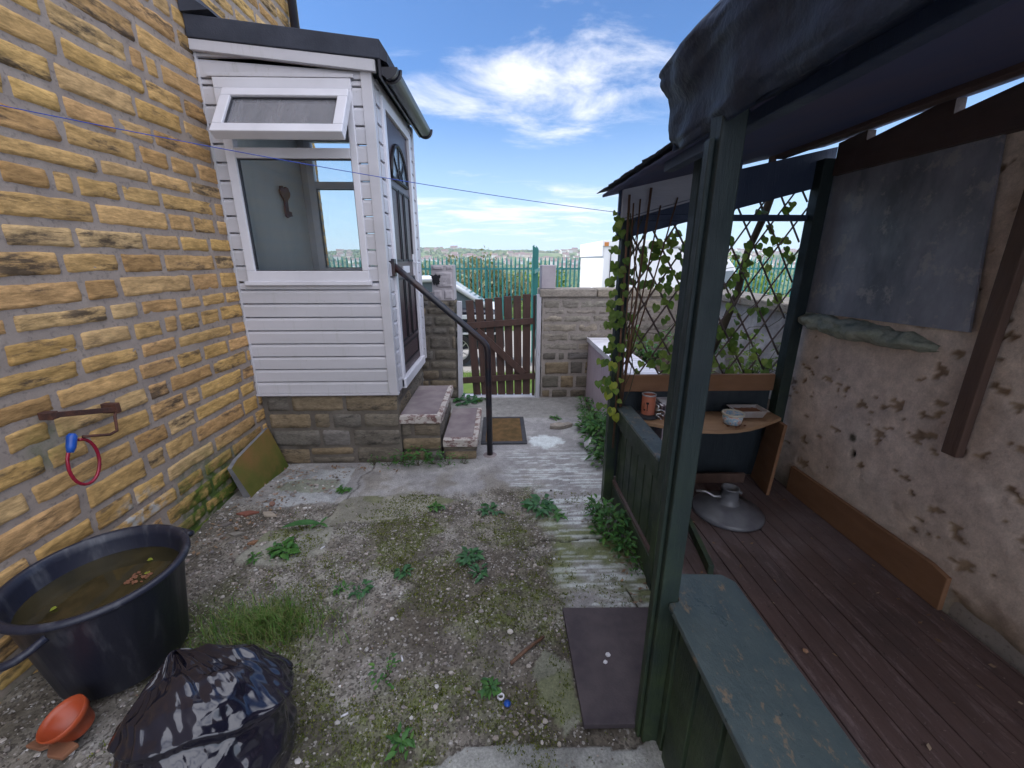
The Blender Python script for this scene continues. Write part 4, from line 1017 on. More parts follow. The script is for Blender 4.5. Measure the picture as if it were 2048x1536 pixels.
m = M(); m.grid(lambda s, t: (lerp(.47, 1.45, s), 1.232, lerp(rz(lerp(.47, 1.45, s))+.0-.05*(1-s)**4, 2.06+.1*s, t)), 20, 3); m.build('tarpaulin_end', 'tarp', sh, solid=.003)
# trellis
tr_ = thing('willow_trellis', (1.2, 2.45, .8), 'expanding willow trellis panel with diamond openings filling the end of the shelter', 'trellis')
m = M()
def clipz(x, z, dx, dz):   # clip line to window x .72..1.72, z .84..top
    pts = []
    for k in range(0, 241):
        s = -1.6+k*3.2/240; X = x+dx*s; Z = z+dz*s
        if .70 <= X <= 1.74 and .84 <= Z <= 1.72+.27*(X-.65): pts.append((X, Z))
    return (pts[0], pts[-1]) if len(pts) > 3 else None
dx, dz = cos(radians(58)), sin(radians(58))
for k in range(-8, 16):
    for sg in (1, -1):
        r_ = clipz(.72+k*.137, 1.3, dx*sg, dz)
        if r_:
            (xa, za), (xb, zb) = r_; yy = 2.456 if sg > 0 else 2.466
            mid = ((xa+xb)/2+R(-.006, .006), yy, (za+zb)/2); m.tube([(xa, yy, za), mid, (xb, yy, zb)], .0055, 6)
m.build('slats', 'willow', tr_, smooth=True)
# twisted trunk behind trellis
t = thing('vine_trunk', (1.38, 2.56, .75), 'twisted dark climbing stem rising behind the trellis', 'plant stem')
m = M(); m.tube([(1.28, 2.58, .5), (1.33, 2.57, .9), (1.40, 2.56, 1.10), (1.47, 2.56, 1.35), (1.50, 2.57, 1.60), (1.56, 2.56, 1.80), (1.60, 2.56, 2.0)], [.03, .028, .026, .022, .02, .022, .024], 10); m.build('trunk', 'bark', t, smooth=True)
# ivy
def heart(m, c, d, up, L, mi=0):
    d = Vector(d).normalized(); up = Vector(up); sd = d.cross(up).normalized(); up = sd.cross(d)
    out = [(0, 0), (-.10, .14), (-.09, .30), (.04, .43), (.24, .50), (.46, .46), (.66, .33), (.82, .15), (1, 0)]
    vs = [Vector(c)+d*L*.35]
    ring = [(a, b) for a, b in out]+[(a, -b) for a, b in reversed(out[1:-1])]
    for a, b in ring: vs.append(Vector(c)+d*L*a+sd*L*b+up*L*(.22*abs(b)-.12*a*a))
    n = len(ring); m.add(vs, [(0, 1+i, 1+(i+1) % n) for i in range(n)], mi)
iv = thing('ivy_garland', (.70, 2.40, .7), 'yellow green heart-leaved vine climbing the corner post and trellis', 'vine')
m = M(); s_ = M()
def ivyleaf(x, y, z, L, toward=-1):
    p = Vector((x, y, z)); a = R(-.9, .9); d = (sin(a)*R(.5, 1), toward*R(.1, .6), -R(.2, 1)*cos(a)); heart(m, p, d, (R(-.4, .4), toward*1.0, R(.1, .6)), L, 0)
for i in range(84):     # round the corner post
    z = R(.66, 1.80); a = R(2.0, 4.9); r = R(.035, .075)+(0.03 if z < 1.0 else 0)
    x = .695+r*cos(a)-.012; y = 2.37+r*sin(a)*.7-.02; ivyleaf(x, y, z, R(.028, .05))
for i in range(560):     # over the trellis
    x = R(.74, 1.70); z = R(.86, 1.66+.24*(x-.7))
    if n1(x*4, z*4, 8)+R(-.45, .45) < .0: continue
    ivyleaf(x, 2.447 if R(0, 1) < .5 else 2.48, z, R(.034, .058))
for k in range(5):
    pts = []
    x0 = .70+.02*k; y0 = 2.335+.01*k
    for j in range(14): z = .62+j*.09; pts.append((x0+.025*sin(j*1.3+k), y0-.012*cos(j+k), z))
    s_.tube(pts, .0025, 5)
for k in range(7):
    pts = []; x0 = R(.74, 1.5); z0 = R(.9, 1.5)
    for j in range(7): pts.append((x0+j*.06, 2.475, z0+.03*sin(j*1.4+k)+j*.03))
    s_.tube([p for p in pts if p[2] < 1.68+.25*(p[0]-.7)] if len([p for p in pts if p[2] < 1.68+.25*(p[0]-.7)]) > 2 else pts[:3], .0018, 5)
m.build('foliage', 'ivy', iv, smooth=False, fixn=False); s_.build('stem', 'stem', iv, smooth=True)
for (x, z) in ((.665, .70), (.69, .66), (.66, .86), (.655, .98), (.64, .80)):
    m = M(); heart(m, (x, 2.30, z), (R(-.5, .2), -.3, -1), (0, -1, .4), .055); m.build('yellow_leaf', 'ivyyellow', iv, fixn=False)
# bamboo canes
CN = [((.700, 2.335, .42), (.684, 2.335, 1.88), 'leftmost bamboo cane of the bundle, nearly upright at the corner post'), ((.722, 2.33, .60), (.712, 2.345, 1.84), 'upright bamboo cane second from the left in the bundle'),
      ((.735, 2.33, .80), (.745, 2.34, 1.86), 'bamboo cane third in the bundle, slightly tilted'), ((.725, 2.32, .70), (.80, 2.345, 1.915), 'thickest tilted bamboo cane, standing in front of the grey fascia'),
      ((.745, 2.335, .95), (.86, 2.35, 1.83), 'thin bamboo cane leaning across the trellis'), ((.76, 2.34, 1.0), (.95, 2.355, 1.87), 'rightmost thin bamboo cane, leaning most')]
for i, (a, b, l) in enumerate(CN):
    q = M(); mid = tuple((a[j]+b[j])/2+(.004 if j == 0 else 0) for j in range(3)); q.tube([a, mid, b], .0065 if i in (3, 0) else .0042, 7); o = q.build('bamboo_cane', 'bamboo', smooth=True); tag(o, l, 'cane', 'bamboo canes at the shelter corner')
# bench
bn = thing('plywood_bench', (1.25, 2.25, .18), 'curved plywood bench shelf across the end of the shelter', 'bench')
m = M(); poly = [(.765, 2.39), (.765, 2.30)]+[(.765+i*.093, 2.285-.20*sin(pi*(i/10))**.9+.0) for i in range(1, 10)]+[(1.695, 2.27), (1.695, 2.39)]
m.prism(poly, 'z', .617, .637); m.build('bench_top', 'benchply', bn, .002)
m = M(); m.add([(1.60, 2.14, .185), (1.64, 2.37, .185), (1.69, 2.37, .616), (1.67, 2.20, .616), (1.62, 2.14, .185), (1.66, 2.37, .185), (1.71, 2.37, .616), (1.69, 2.20, .616)], [(0, 1, 2, 3), (7, 6, 5, 4), (0, 4, 5, 1), (1, 5, 6, 2), (2, 6, 7, 3), (3, 7, 4, 0)]); m.build('leg', 'ply', bn, .002)
m = M(); m.box(.80, .82, 2.10, 2.39, .185, .616); m.build('leg', 'blackpanel', bn, .002)
m = M(); m.box(1.0, 1.55, 2.29, 2.31, .185, .25); m.build('foot_rail', 'brownwood', bn, .002)
# skirting
m = M(); m.prism([(1.285, .182), (2.21, .182), (2.21, .345), (1.36, .35), (1.29, .335)], 'x', RX-.03, RX-.008); o = m.build('skirting_board', 'ply', bevel=.003); tag(o, 'orange brown plywood skirting board at the foot of the flaking wall', 'board')
# things on the bench
t = thing('paint_can', (.895, 2.31, .655), 'rusty orange paint can with dark lettering standing on the bench', 'can')
m = M(); c = (.89, 2.315, .655); m.lathe(c, [(.0, .004), (.040, .004), (.040, .125), (.0385, .125), (.0385, .01), (0, .01)], 26); m.build('body', simple('rusty_orange_can', (.50, .17, .10), (.38, .13, .09), 14, .45, bump=.2), t, smooth=False)
m = M(); m.lathe(c, [(.040, .118), (.0425, .120), (.0425, .127), (.036, .127), (.036, .121)], 26); m.build('rim', 'alloy', t, smooth=True)
m = M()
def curved(a0, a1, z0, z1):
    m.grid(lambda s, q: (c[0]+.0407*cos(lerp(a0, a1, s)), c[1]+.0407*sin(lerp(a0, a1, s)), c[2]+lerp(z0, z1, q)), 6, 1)
curved(-2.10, -1.98, .03, .085); curved(-2.25, -1.85, .072, .085); curved(-2.6, -2.3, .03, .04); curved(-2.6, -2.52, .03, .08)
m.build('lettering', 'doordark', t)
m = M(); c = (.885, 2.315, .638); m.lathe(c, [(0, 0), (.066, 0), (.070, .006), (.066, .017), (.04, .019), (0, .019)], 26); o = m.build('round_lid', 'rubber', smooth=True); tag(o, 'dark round lid lying flat under the paint can', 'lid')
m = M(); c = Vector((.975, 2.31, .638))
def fn(s, t):
    a = s*2*pi; h = t; r = .055*(1-h)**.45*(1+.3*n1(cos(a)*2, sin(a)*2, h*5))*(1+.2*sin(a*5+h*6)*h); return (c.x+r*cos(a)*1.2-.045*h*h, c.y+r*sin(a), c.z+.10*h+.003)
m.grid(fn, 40, 14)
t = NT('clear_bag'); t.t.nodes.remove(t.b); gl = t.n('ShaderNodeBsdfGlossy'); gl.inputs['Roughness'].default_value = .2; trn = t.n('ShaderNodeBsdfTransparent'); trn.inputs[0].default_value = (.62, .55, .58, 1)
ms = t.n('ShaderNodeMixShader'); ms.inputs[0].default_value = .22; t.l(trn.outputs[0], ms.inputs[1]); t.l(gl.outputs[0], ms.inputs[2]); t.l(ms.outputs[0], t.out.inputs[0])
o = m.build('plastic_bag', t.m, smooth=True, fixn=False); tag(o, 'crumpled clear plastic bag slumped beside the paint can', 'bag')
t = thing('food_tub', (1.345, 2.19, .638), 'round ice cream tub with blue and pink print on the bench', 'tub'); c = (1.345, 2.19, .638)
m = M(); m.lathe(c, [(0, .003), (.048, .003), (.056, .060), (.053, .060), (.046, .008), (0, .008)], 28)
tm = NT('tub_print'); f = tm.ramp(tm.noise(22, 3, stretch=(1, 1, 1.6)), [(.40, (.66, .64, .62)), (.47, (.20, .42, .62)), (.56, (.66, .64, .62)), (.62, (.62, .28, .22)), (.68, (.7, .66, .6))])
m.build('cup', tm.fin(f, .4), t, smooth=True)
m = M(); m.lathe(c, [(.056, .056), (.061, .057), (.061, .067), (.054, .068), (.053, .058)], 28); m.build('rim', simple('cream_plastic', (.62, .58, .48), None, 9, .5, bump=0), t, smooth=True)
t = thing('plastic_tray', (1.50, 2.31, .638), 'shallow clear plastic tray of brown crumbs on the bench', 'tray')
m = M(); cx, cy, cz = 1.50, 2.305, .638
def ring(w, d, z): return [(cx-w, cy-d, z), (cx+w, cy-d, z), (cx+w, cy+d, z), (cx-w, cy+d, z)]
m.add(ring(.072, .045, cz+.004)+ring(.088, .058, cz+.05)+ring(.098, .066, cz+.052)+ring(.098, .066, cz+.047), [(0, 1, 2, 3)]+[(4*k+i, 4*k+(i+1) % 4, 4*k+4+(i+1) % 4, 4*k+4+i) for k in range(3) for i in range(4)])
m.build('tray', simple('milky_plastic', (.42, .42, .45), (.35, .3, .28), 10, .3, bump=0), t, .002)
m = M(); m.grid(lambda s, q: (cx+lerp(-.080, .080, s), cy+lerp(-.052, .052, q), cz+.034+.005*n1(s*12, q*9)), 20, 14); m.build('crumbs', 'clay', t, smooth=True)
for (x, y, l) in ((1.30, 2.145, 'rust flake on the bench left of the ice cream tub'), (1.34, 2.125, 'largest rust flake in front of the ice cream tub'), (1.40, 2.15, 'rust flake right of the ice cream tub'), (1.07, 2.25, 'dark flake on the bench behind the near post'), (1.02, 2.22, 'brown flake near the plastic bag')):
    q = M(); pebble(q, x, y, .641, .010); o = q.build('rust_flake', 'clay'); tag(o, l, 'flake', 'rust flakes on the bench')
# parasol base
t = thing('parasol_base', (1.30, 2.0, .18), 'round grey parasol base with an upright socket on the deck', 'parasol base'); c = (1.275, 1.985, .183)
m = M(); m.lathe(c, [(0, .0), (.185, .0), (.188, .012), (.178, .026), (.150, .034), (.148, .040), (.122, .047), (.120, .052), (.085, .062), (.058, .066)], 48); m.build('disc', 'steel', t, smooth=True)
m = M(); m.lathe(c, [(.062, .064), (.048, .080), (.044, .150), (.047, .150), (.047, .156), (.040, .156), (.040, .07), (0, .07)], 32); m.build('socket', 'steel', t, smooth=True)
m = M(); m.tube([(c[0]-.16, c[1]+.06, c[2]+.10), (c[0]-.12, c[1]+.03, c[2]+.115), (c[0]-.08, c[1]+.01, c[2]+.095), (c[0]-.048, c[1], c[2]+.10)], .007, 8); m.build('screw_handle', 'alloy', t, smooth=True)
m = M(); m.tube([(c[0]+.046, c[1], c[2]+.13), (c[0]+.065, c[1], c[2]+.12)], .010, 8); m.build('screw', 'steel', t, smooth=True)
# leaves and stones on deck
q = M(); pebble(q, 1.10, 1.12, .188, .014); o = q.build('pebble', simple('tan_stone', (.42, .24, .15), None, 20)); tag(o, 'tan pebble lying on the deck boards', 'pebble')
m = M()
for i in range(80):
    x = R(.78, 1.74); y = R(.55, 2.3); 
    if i % 3 == 0: x = R(1.6, 1.76)
    l = R(.008, .026); a = R(0, 6.3); w = l*R(.3, .6); d = Vector((cos(a), sin(a), R(-.2, .2))); sd = Vector((-sin(a), cos(a), R(-.4, .4))); cc = Vector((x, y, .187))
    m.add([cc-d*l/2, cc+sd*w/2, cc+d*l/2, cc-sd*w/2], [(0, 1, 2, 3)])
o = m.build('deck_litter', 'deadleaf', fixn=False); kind(o, 'stuff')

# ------------------------------------------------------------------ tub, bag, pot
tb = thing('rubber_tub', (-1.51, 1.32, .02), 'large black flexible builders tub full of murky water against the stone wall', 'tub')
c = (-1.515, 1.315, .03)
prof = [(0, 0), (.190, 0), (.200, .01), (.250, .385), (.256, .392), (.272, .392), (.276, .40), (.274, .412), (.262, .418), (.250, .412), (.244, .38), (.21, .12), (0, .10)]
m = M(); m.lathe(c, prof, 72, fn=lambda i, a: 1+(.006*sin(a*18) if 1 < i < 4 else 0)+.01*cos(2*a+.6)); m.build('body', 'tubplastic', tb, smooth=True)
m = M()
for sg, ang in ((1, -1.62), (1, 1.25)):
    m = M()
    ca, sa = cos(ang), sin(ang); pts = []
    for k in range(11):
        q = -1+k/5; r = .268+(.075 if ang < 0 else .045)*(1-abs(q)**3); w = (.095 if ang < 0 else .07)*q
        pts.append((c[0]+ca*r-sa*w, c[1]+sa*r+ca*w, c[2]+.385-.035*(1-abs(q)**2.5)))
    m.tube(pts, .013, 10); m.build('handle', 'tubplastic', tb, smooth=True)
m = M(); m.disc((c[0], c[1], c[2]+.325), .238, 48); m.build('water', 'water', tb)
m = M()
for i in range(34): pebble(m, -1.43+R(-.035, .035), 1.36+R(-.03, .03), c[2]+.327, R(.004, .010))
m.build('floating_debris', 'clay', tb)
for (x, y) in ((-1.41, 1.38), (-1.60, 1.22), (-1.47, 1.46)):
    m = M(); heart(m, (x, y, c[2]+.33), (R(-1, 1), R(-1, 1), 0), (0, 0, 1), .018); m.build('floating_leaf', 'ivyyellow', tb, fixn=False)

bb = thing('bin_bag', (-.92, .93, 0), 'full black plastic bin bag slumped beside the black tub', 'bin bag')
m = M(); kn = Vector((-.55, .45, .70)).normalized()
bc = Vector((-.868, .885, .165))
a_ = kn.cross(Vector((0, 0, 1))).normalized(); b_ = kn.cross(a_)
def fn(s, t):
    th = t*pi; ph = s*2*pi; d = kn*cos(th)+(a_*cos(ph)+b_*sin(ph))*sin(th)
    r = 1+.07*fbm(d.x*2, d.y*2, d.z*2+4, 3)
    rid = abs(n1(cos(ph)*3.2+1, sin(ph)*3.2, th*.7)); r -= .05*(max(0, 1-rid*5))*exp(-((th)/1.1)**2)*1.0
    rid2 = abs(n1(cos(ph)*6+4, sin(ph)*6, th*.9+2)); r -= .045*max(0, 1-rid2*5)*exp(-((th-.3)/1.1)**2)
    rg = abs(n1(d.x*2.2+2, d.y*2.2, d.z*2.2)); r += .045*max(0, 1-rg*3)
    rg = abs(n1(d.x*7+2, d.y*7, d.z*7+7)); r += .003*max(0, 1-rg*3)
    r += .16*exp(-(th/.22)**2)
    hh = d.z*.85+d.y*.35-d.x*.10+.10*n1(d.x*1.7, d.y*1.7, 9); r += .11*sst(.40, .425, hh)+.03*sst(.52, .40, hh)*sst(.395, .42, hh)
    p = bc+Vector((d.x*.215, d.y*.215, d.z*.235))*r
    if p.z < .012: p.z = .012+.02*(p.z)
    return tuple(p)
m.grid(fn, 200, 110); m.build('sack', 'binbag', bb, smooth=True, fixn=False)
t = thing('plant_pot', (-1.425, 1.03, .04), 'small empty orange plastic plant pot tipped beside the black tub', 'pot')
m = M(); m.lathe((0, 0, 0), [(0, 0), (.040, 0), (.043, .006), (.056, .058), (.063, .060), (.066, .082), (.062, .084), (.059, .062), (.052, .055), (.040, .01), (0, .008)], 32)
mt = Euler((.30, -.22, 0)).to_matrix(); m.v = [tuple(mt @ Vector(p)+Vector((-1.425, 1.03, .045))) for p in m.v]; m.build('pot', 'terracotta', t, smooth=True)
for (x, y, l, a) in ((-1.43, .965, 'broken clay shard in front of the orange pot', .4), (-1.50, .99, 'dark clay shard left of the orange pot', 1.2)):
    m = M(); m.prism([(x+.05*cos(a+k)*q, y+.035*sin(a+k)*q) for k, q in ((0, 1), (1.2, .8), (2.3, 1.1), (3.6, .7), (5, 1))], 'z', .03, .045); o = m.build('clay_shard', 'clay', bevel=.003); tag(o, l, 'shard', 'clay shards')
m = M(); m.box(-1.20, -1.165, .70, 1.16, .0, .035, rot=(0, 0, -.62)); o = m.build('edging_board', 'greyboard', bevel=.004); tag(o, 'narrow grey board lying on the ground between pot and bin bag', 'board')
# rubble pieces near wall
rub = [(-1.60, 2.28, .07, .3, 'reddish roof tile fragment in the rubble', (.26, .10, .07)), (-1.47, 2.28, .07, -.6, 'long pale chip of plaster in the rubble', (.42, .36, .29)), (-1.66, 2.16, .05, 1, 'dull slate piece against the house wall', (.16, .14, .13)),
       (-1.50, 2.38, .05, 2, 'pinkish brick chip below the leaning slab', (.30, .17, .13)), (-1.42, 2.02, .04, .9, 'small rounded orange stone by the broken slab', (.30, .16, .09)), (-1.55, 2.08, .05, .2, 'grey chip nearest the tub', (.25, .23, .2))]
for x, y, s, a, l, cc in rub:
    m = M(); z = gz(x, y)
    m.prism([(x+s*cos(a+k)*q*(1 if k in (0, 3) else .5), y+s*sin(a+k)*q*.5) for k, q in ((0, 1), (1.1, .7), (2.2, .8), (3, 1), (4.4, .8), (5.3, .6))], 'z', z, z+.014); o = m.build('rubble_piece', simple('rubble_tone', cc, None, 20, .9), bevel=.002); tag(o, l, 'rubble', 'loose rubble by the house wall')

# ------------------------------------------------------------------ beyond the gate
def land(x, y):
    if y < 4.8: return -.03
    z = -.15*(min(y, 9)-4.8)-.06*(max(0, min(y, 15.5)-9))
    if y > 16: z -= 70*sst(16, 420, y)+.0
    if y > 600:
        z += (118+34*n1(x*.0011+3, y*.0005)+12*n1(x*.004, y*.003, 3))*sst(900, 2500, y)
    return z
m = M(); ys = [4.75+i*.25 for i in range(24)]+[11+i*.8 for i in range(12)]+[22*1.13**i for i in range(48)]
ys = [y for y in ys if y < 3600]; nx = 90
vs = []
for y in ys:
    for i in range(nx+1):
        x = (i/nx-.5)*2*max(16, y*1.6); vs.append((x, y, land(x, y)))
fs = [(j*(nx+1)+i, j*(nx+1)+i+1, (j+1)*(nx+1)+i+1, (j+1)*(nx+1)+i) for j in range(len(ys)-1) for i in range(nx)]
m.add(vs, fs)
t = NT('land_surface'); sp = t.n('ShaderNodeSeparateXYZ'); t.l(t.tc.outputs['Object'], sp.inputs[0])
near = t.mix(t.ramp(t.noise(3, 6), [(.35, 0.0), (.65, 1.0)]), (.06, .11, .025), (.10, .14, .04))
road = t.mix(t.ramp(t.noise(8, 5), [(.35, 0.0), (.65, 1.0)]), (.20, .19, .185), (.26, .25, .24))
fy = t.math('MULTIPLY', sp.outputs[1], .05)
c = t.mix(t.ramp(fy, [(.34, 0.0), (.345, 1.0)]), near, road)
c = t.mix(t.ramp(fy, [(.76, 0.0), (.78, 1.0)]), c, near)
far = t.ramp(t.noise(.006, 8, .72), [(.35, (.055, .10, .03)), (.5, (.10, .14, .055)), (.6, (.15, .17, .07)), (.7, (.06, .10, .035))])
c = t.mix(t.ramp(t.math('MULTIPLY', sp.outputs[1], .01), [(.2, 0.0), (.8, 1.0)]), c, far)
o = m.build('terrain', t.fin(c, .95, .1), smooth=True, fixn=False); kind(o, 'structure')
# grass verge
m = M()
for i in range(7000):
    x = R(-2.2, 1.6); y = R(5.5, 7.0); blade(m, (x, y, land(x, y)-.01), R(.03, .09), R(.004, .008), R(.0, .04), R(0, 6.3), 0, 2)
o = m.build('grass_verge', 'grass', fixn=False); kind(o, 'stuff')
# palisade fence
pf = thing('palisade_fence', (0, 15.5, -1.1), 'tall green steel palisade fence beyond the parked vehicles', 'fence')
m = M(); x = -12; zb = land(0, 15.5)
while x < 17:
    w = .062
    m.add([(x-w/2, 15.5, zb), (x, 15.47, zb), (x+w/2, 15.5, zb), (x-w/2, 15.5, 1.50), (x, 15.47, 1.50), (x+w/2, 15.5, 1.50), (x-w*.25, 15.49, 1.62), (x, 15.48, 1.68), (x+w*.25, 15.49, 1.62)],
          [(0, 1, 4, 3), (1, 2, 5, 4), (3, 4, 7, 6), (4, 5, 8, 7)]); x += .155
m.build('pales', 'palisade', pf, solid=.004, fixn=False)
for z in (-.6, 1.22):
    m = M(); m.box(-12, 17, 15.51, 15.55, z, z+.06); m.build('rail', 'palisade', pf)
for i in range(11):
    m = M(); x = -11.5+i*2.75; m.box(x, x+.05, 15.56, 15.61, zb, 1.35); m.build('post', 'palisade', pf)
m = M(); m.box(-12, 17, 16.4, 16.45, .05, .1); m.build('lower_rail', 'palisade', pf)
t = thing('steel_gate_leaf', (.55, 8.5, -.5), 'green palisade gate leaf standing open and seen edge-on behind the picket gate', 'gate')
m = M()
for i in range(14):
    y = 7.5+i*.155; xx = .572+(y-7.5)*.135; m.box(xx, xx+.012, y, y+.065, -.3, 1.80+R(-.02, .02))
m.build('pales', 'palisade', t); 
for z in (.1, 1.35):
    m = M(); m.beam((.60, 7.5, z), (.60+2.05*.135, 9.55, z), .03, .06); m.build('rail', 'palisade', t)
# car
car = thing('parked_car', (-1.5, 8.3, -.52), 'dark estate car with silver roof rail parked beyond the gate', 'car')
cy0, cy1 = 7.9, 9.5; cz = -.43
prof = [(-4.9, .30), (-4.9, .85), (-4.6, 1.0), (-4.2, 1.10), (-3.5, 1.62), (-1.85, 1.66), (-1.35, 1.56), (-.95, 1.28), (-.55, 1.12), (-.1, 1.05), (.12, .85), (.15, .35), (-.1, .24), (-.45, .24)]
def shiftx(p): return (p[0]+.02, p[1])
body = [(-4.9, .28), (-4.88, .85), (-4.0, 1.0), (-1.0, 1.10), (-.12, 1.08), (.05, .85), (.08, .30)]
m = M(); m.prism([(a, b+cz) for a, b in body], 'y', cy0, cy1); m.build('body', 'carpaint', car, .06)
cab = [(-3.8, 1.0), (-3.0, 1.52), (-1.3, 1.60), (-.95, 1.54), (-.22, 1.06)]
m = M(); m.prism([(a, b+cz) for a, b in cab], 'y', cy0+.14, cy1-.14); m.build('cabin_glass', 'carglass', car, .03)
m = M(); pts = [(a, cy0+.10, b+cz) for a, b in [(-3.1, 1.50), (-2.8, 1.58), (-1.3, 1.63), (-1.0, 1.58), (-.85, 1.50), (-.22, 1.10)]]; m.tube(pts, .05, 8); m.build('roof_rail', 'carroof', car, smooth=True)  # roof rail, carried down the sloped glass as a modelled-in reflection
m = M(); m.prism([(a, b+cz) for a, b in [(-3.0, 1.53), (-1.3, 1.61), (-.95, 1.55), (-1.0, 1.62), (-1.3, 1.67), (-2.9, 1.62)]], 'y', cy0+.16, cy1-.16); m.build('roof', 'carroof', car, .02)
m = M(); m.box(-4.7, .0, cy0-.012, cy0+.02, cz+.90, cz+.98); m.box(-4.7, .05, cy0-.014, cy0+.02, cz+.60, cz+.64); m.build('reflection_band', 'carroof', car, .005)  # pale strips put in for reflections along the car side
m = M(); m.box(-.40, -.02, cy0+.15, cy1-.15, cz+1.02, cz+1.09); m.build('spoiler', 'carroof', car, .02)
m = M(); m.tube([(-.94, cy0-.02, cz+.86), (-.86, cy0-.03, cz+.86)], .03, 8); m.build('door_handle', 'alloy', car)
for wx in (-.83, -3.9):
    w = bpy.data.objects.new('wheel', None); COL.objects.link(w); w.parent = car; w.location = Vector((wx, cy0, cz+.30))-car.location
    def cyl(y0, y1, r0, r1, n=32, hole=0):
        q = M(); P = []
        for (r, y) in ((r0, y0), (r1, y0), (r1, y1), (r0, y1), (r0, y0)):
            P.append([(wx+r*cos(2*pi*j/n), y, cz+.30+r*sin(2*pi*j/n)) for j in range(n)])
        vs = [p for rr in P for p in rr]; q.add(vs, [(i*n+j, i*n+(j+1) % n, (i+1)*n+(j+1) % n, (i+1)*n+j) for i in range(4) for j in range(n)]); return q
    q = cyl(cy0-.03, cy0+.17, .215, .30); q.build('tyre', 'tyre', w, smooth=False)
    q = cyl(cy0-.02, cy0+.1, .20, .216)
    for k in range(10):
        a = 2*pi*k/10; q.beam((wx+.03*cos(a), cy0-.02, cz+.30+.03*sin(a)), (wx+.205*cos(a+.1), cy0-.01, cz+.30+.205*sin(a+.1)), .02, .022, 0, (0, 1, 0))
    q.build('rim', 'alloy', w)
# white box van
van = thing('box_van', (3.3, 9, -.6), 'white box van parked behind the garden wall to the right of the gate', 'van')
m = M(); m.box(1.93, 4.15, 8.0, 10.2, -.05, 1.875); m.build('cargo_box', 'vanwhite', van, .02)
m = M(); m.box(1.905, 1.928, 7.99, 10.2, 1.62, 1.90); m.box(1.90, 4.17, 7.975, 8.0, 1.80, 1.90); m.build('box_trim', 'vanwhite', van, .004)
m = M(); m.box(2.07, 2.082, 7.985, 7.999, .0, 1.79); m.box(2.09, 4.1, 7.985, 7.999, 1.765, 1.778); m.build('door_seam', 'rubberseal', van)
m = M(); m.box(1.94, 2.02, 7.97, 7.99, 1.80, 1.87); m.build('marker_lamp', 'amber', van)
m = M(); m.prism([(4.2, -.2), (4.2, 1.40), (4.38, 1.60), (4.55, 1.42), (4.74, .95), (5.2, .84), (5.28, .5), (5.28, -.2)], 'y', 8.1, 10.0); m.build('cab', 'vanwhite', van, .04)
m = M(); m.prism([(4.26, 1.02), (4.26, 1.34), (4.50, 1.36), (4.64, 1.02)], 'y', 8.08, 8.099); m.build('side_window', 'carglass', van)
for wx in (2.6, 4.7):
    q = M(); n = 28; q.add([(wx+.33*cos(2*pi*j/n), y, -.27+.33*sin(2*pi*j/n)) for y in (8.02, 8.25) for j in range(n)], [tuple(range(n)), tuple(range(2*n-1, n-1, -1))]+[(j, n+j, n+(j+1) % n, (j+1) % n) for j in range(n)]); q.build('wheel', 'tyre', van)
# trees beyond fence
def tree(x, y, ztop, r, label, mat, n=700, name='tree', group='trees beyond the palisade fence', leaf=.12):
    zb = land(x, y); t = thing(name, (x, y, zb), label, 'tree', group); m = M(); s = M()
    h = ztop-zb; s.tube([(x, y, zb), (x+.1, y, zb+h*.4), (x-.05, y, zb+h*.85)], [.12, .08, .02], 7)
    cl = [(x+R(-.7, .7)*r, y+R(-.6, .6)*r, zb+h*R(.35, .92), R(.25, .5)*r) for k in range(16)]
    for q in cl[:8]: s.tube([(x, y, zb+h*.3), ((x+q[0])/2, (y+q[1])/2, (zb+h*.35+q[2])/2), q[:3]], [.05, .03, .01], 5)
    for i in range(n):
        q = random.choice(cl); v = Vector((random.gauss(0, 1), random.gauss(0, 1), random.gauss(0, 1))).normalized()*q[3]*R(.5, 1.05)
        p = Vector(q[:3])+v; e = Euler((R(0, 6), R(0, 6), R(0, 6))).to_matrix(); L = leaf*R(.6, 1.4)
        m.add([p+e @ Vector((-L, 0, 0)), p+e @ Vector((0, -L*.5, 0)), p+e @ Vector((L, 0, 0)), p+e @ Vector((0, L*.5, 0))], [(0, 1, 2, 3)])
    m.build('crown', mat, t, fixn=False); s.build('trunk', 'bark', t, smooth=True); return t
TL = [(-.9, 18, 1.35, 1.5, 'pale brownish scrub tree behind the fence, just right of the dark wall pillar', 'treeleaf2'), (.2, 20, 1.2, 1.4, 'pale scrub tree behind the middle of the gate view', 'treeleaf2'),
      (-1.6, 22, 1.65, 1.6, 'pale tree rising highest behind the fence above the car roof', 'treeleaf2'), (1.6, 24, .75, 1.8, 'bright yellow green bush behind the fence left of the open steel gate', 'treeleaf'), (-4.5, 21, 1.3, 1.8, 'dull bush behind the fence seen beside the porch', 'treeleaf2'),
      (2.6, 26, .9, 1.6, 'yellow green bush behind the fence beside the pale pillar', 'treeleaf'), (10.5, 21, 1.5, 1.9, 'green tree behind the fence seen through the trellis', 'treeleaf'), (13.0, 22, 1.3, 2.0, 'second green tree behind the fence, at the right side of the trellis', 'treeleaf')]
for a in TL: tree(*a)
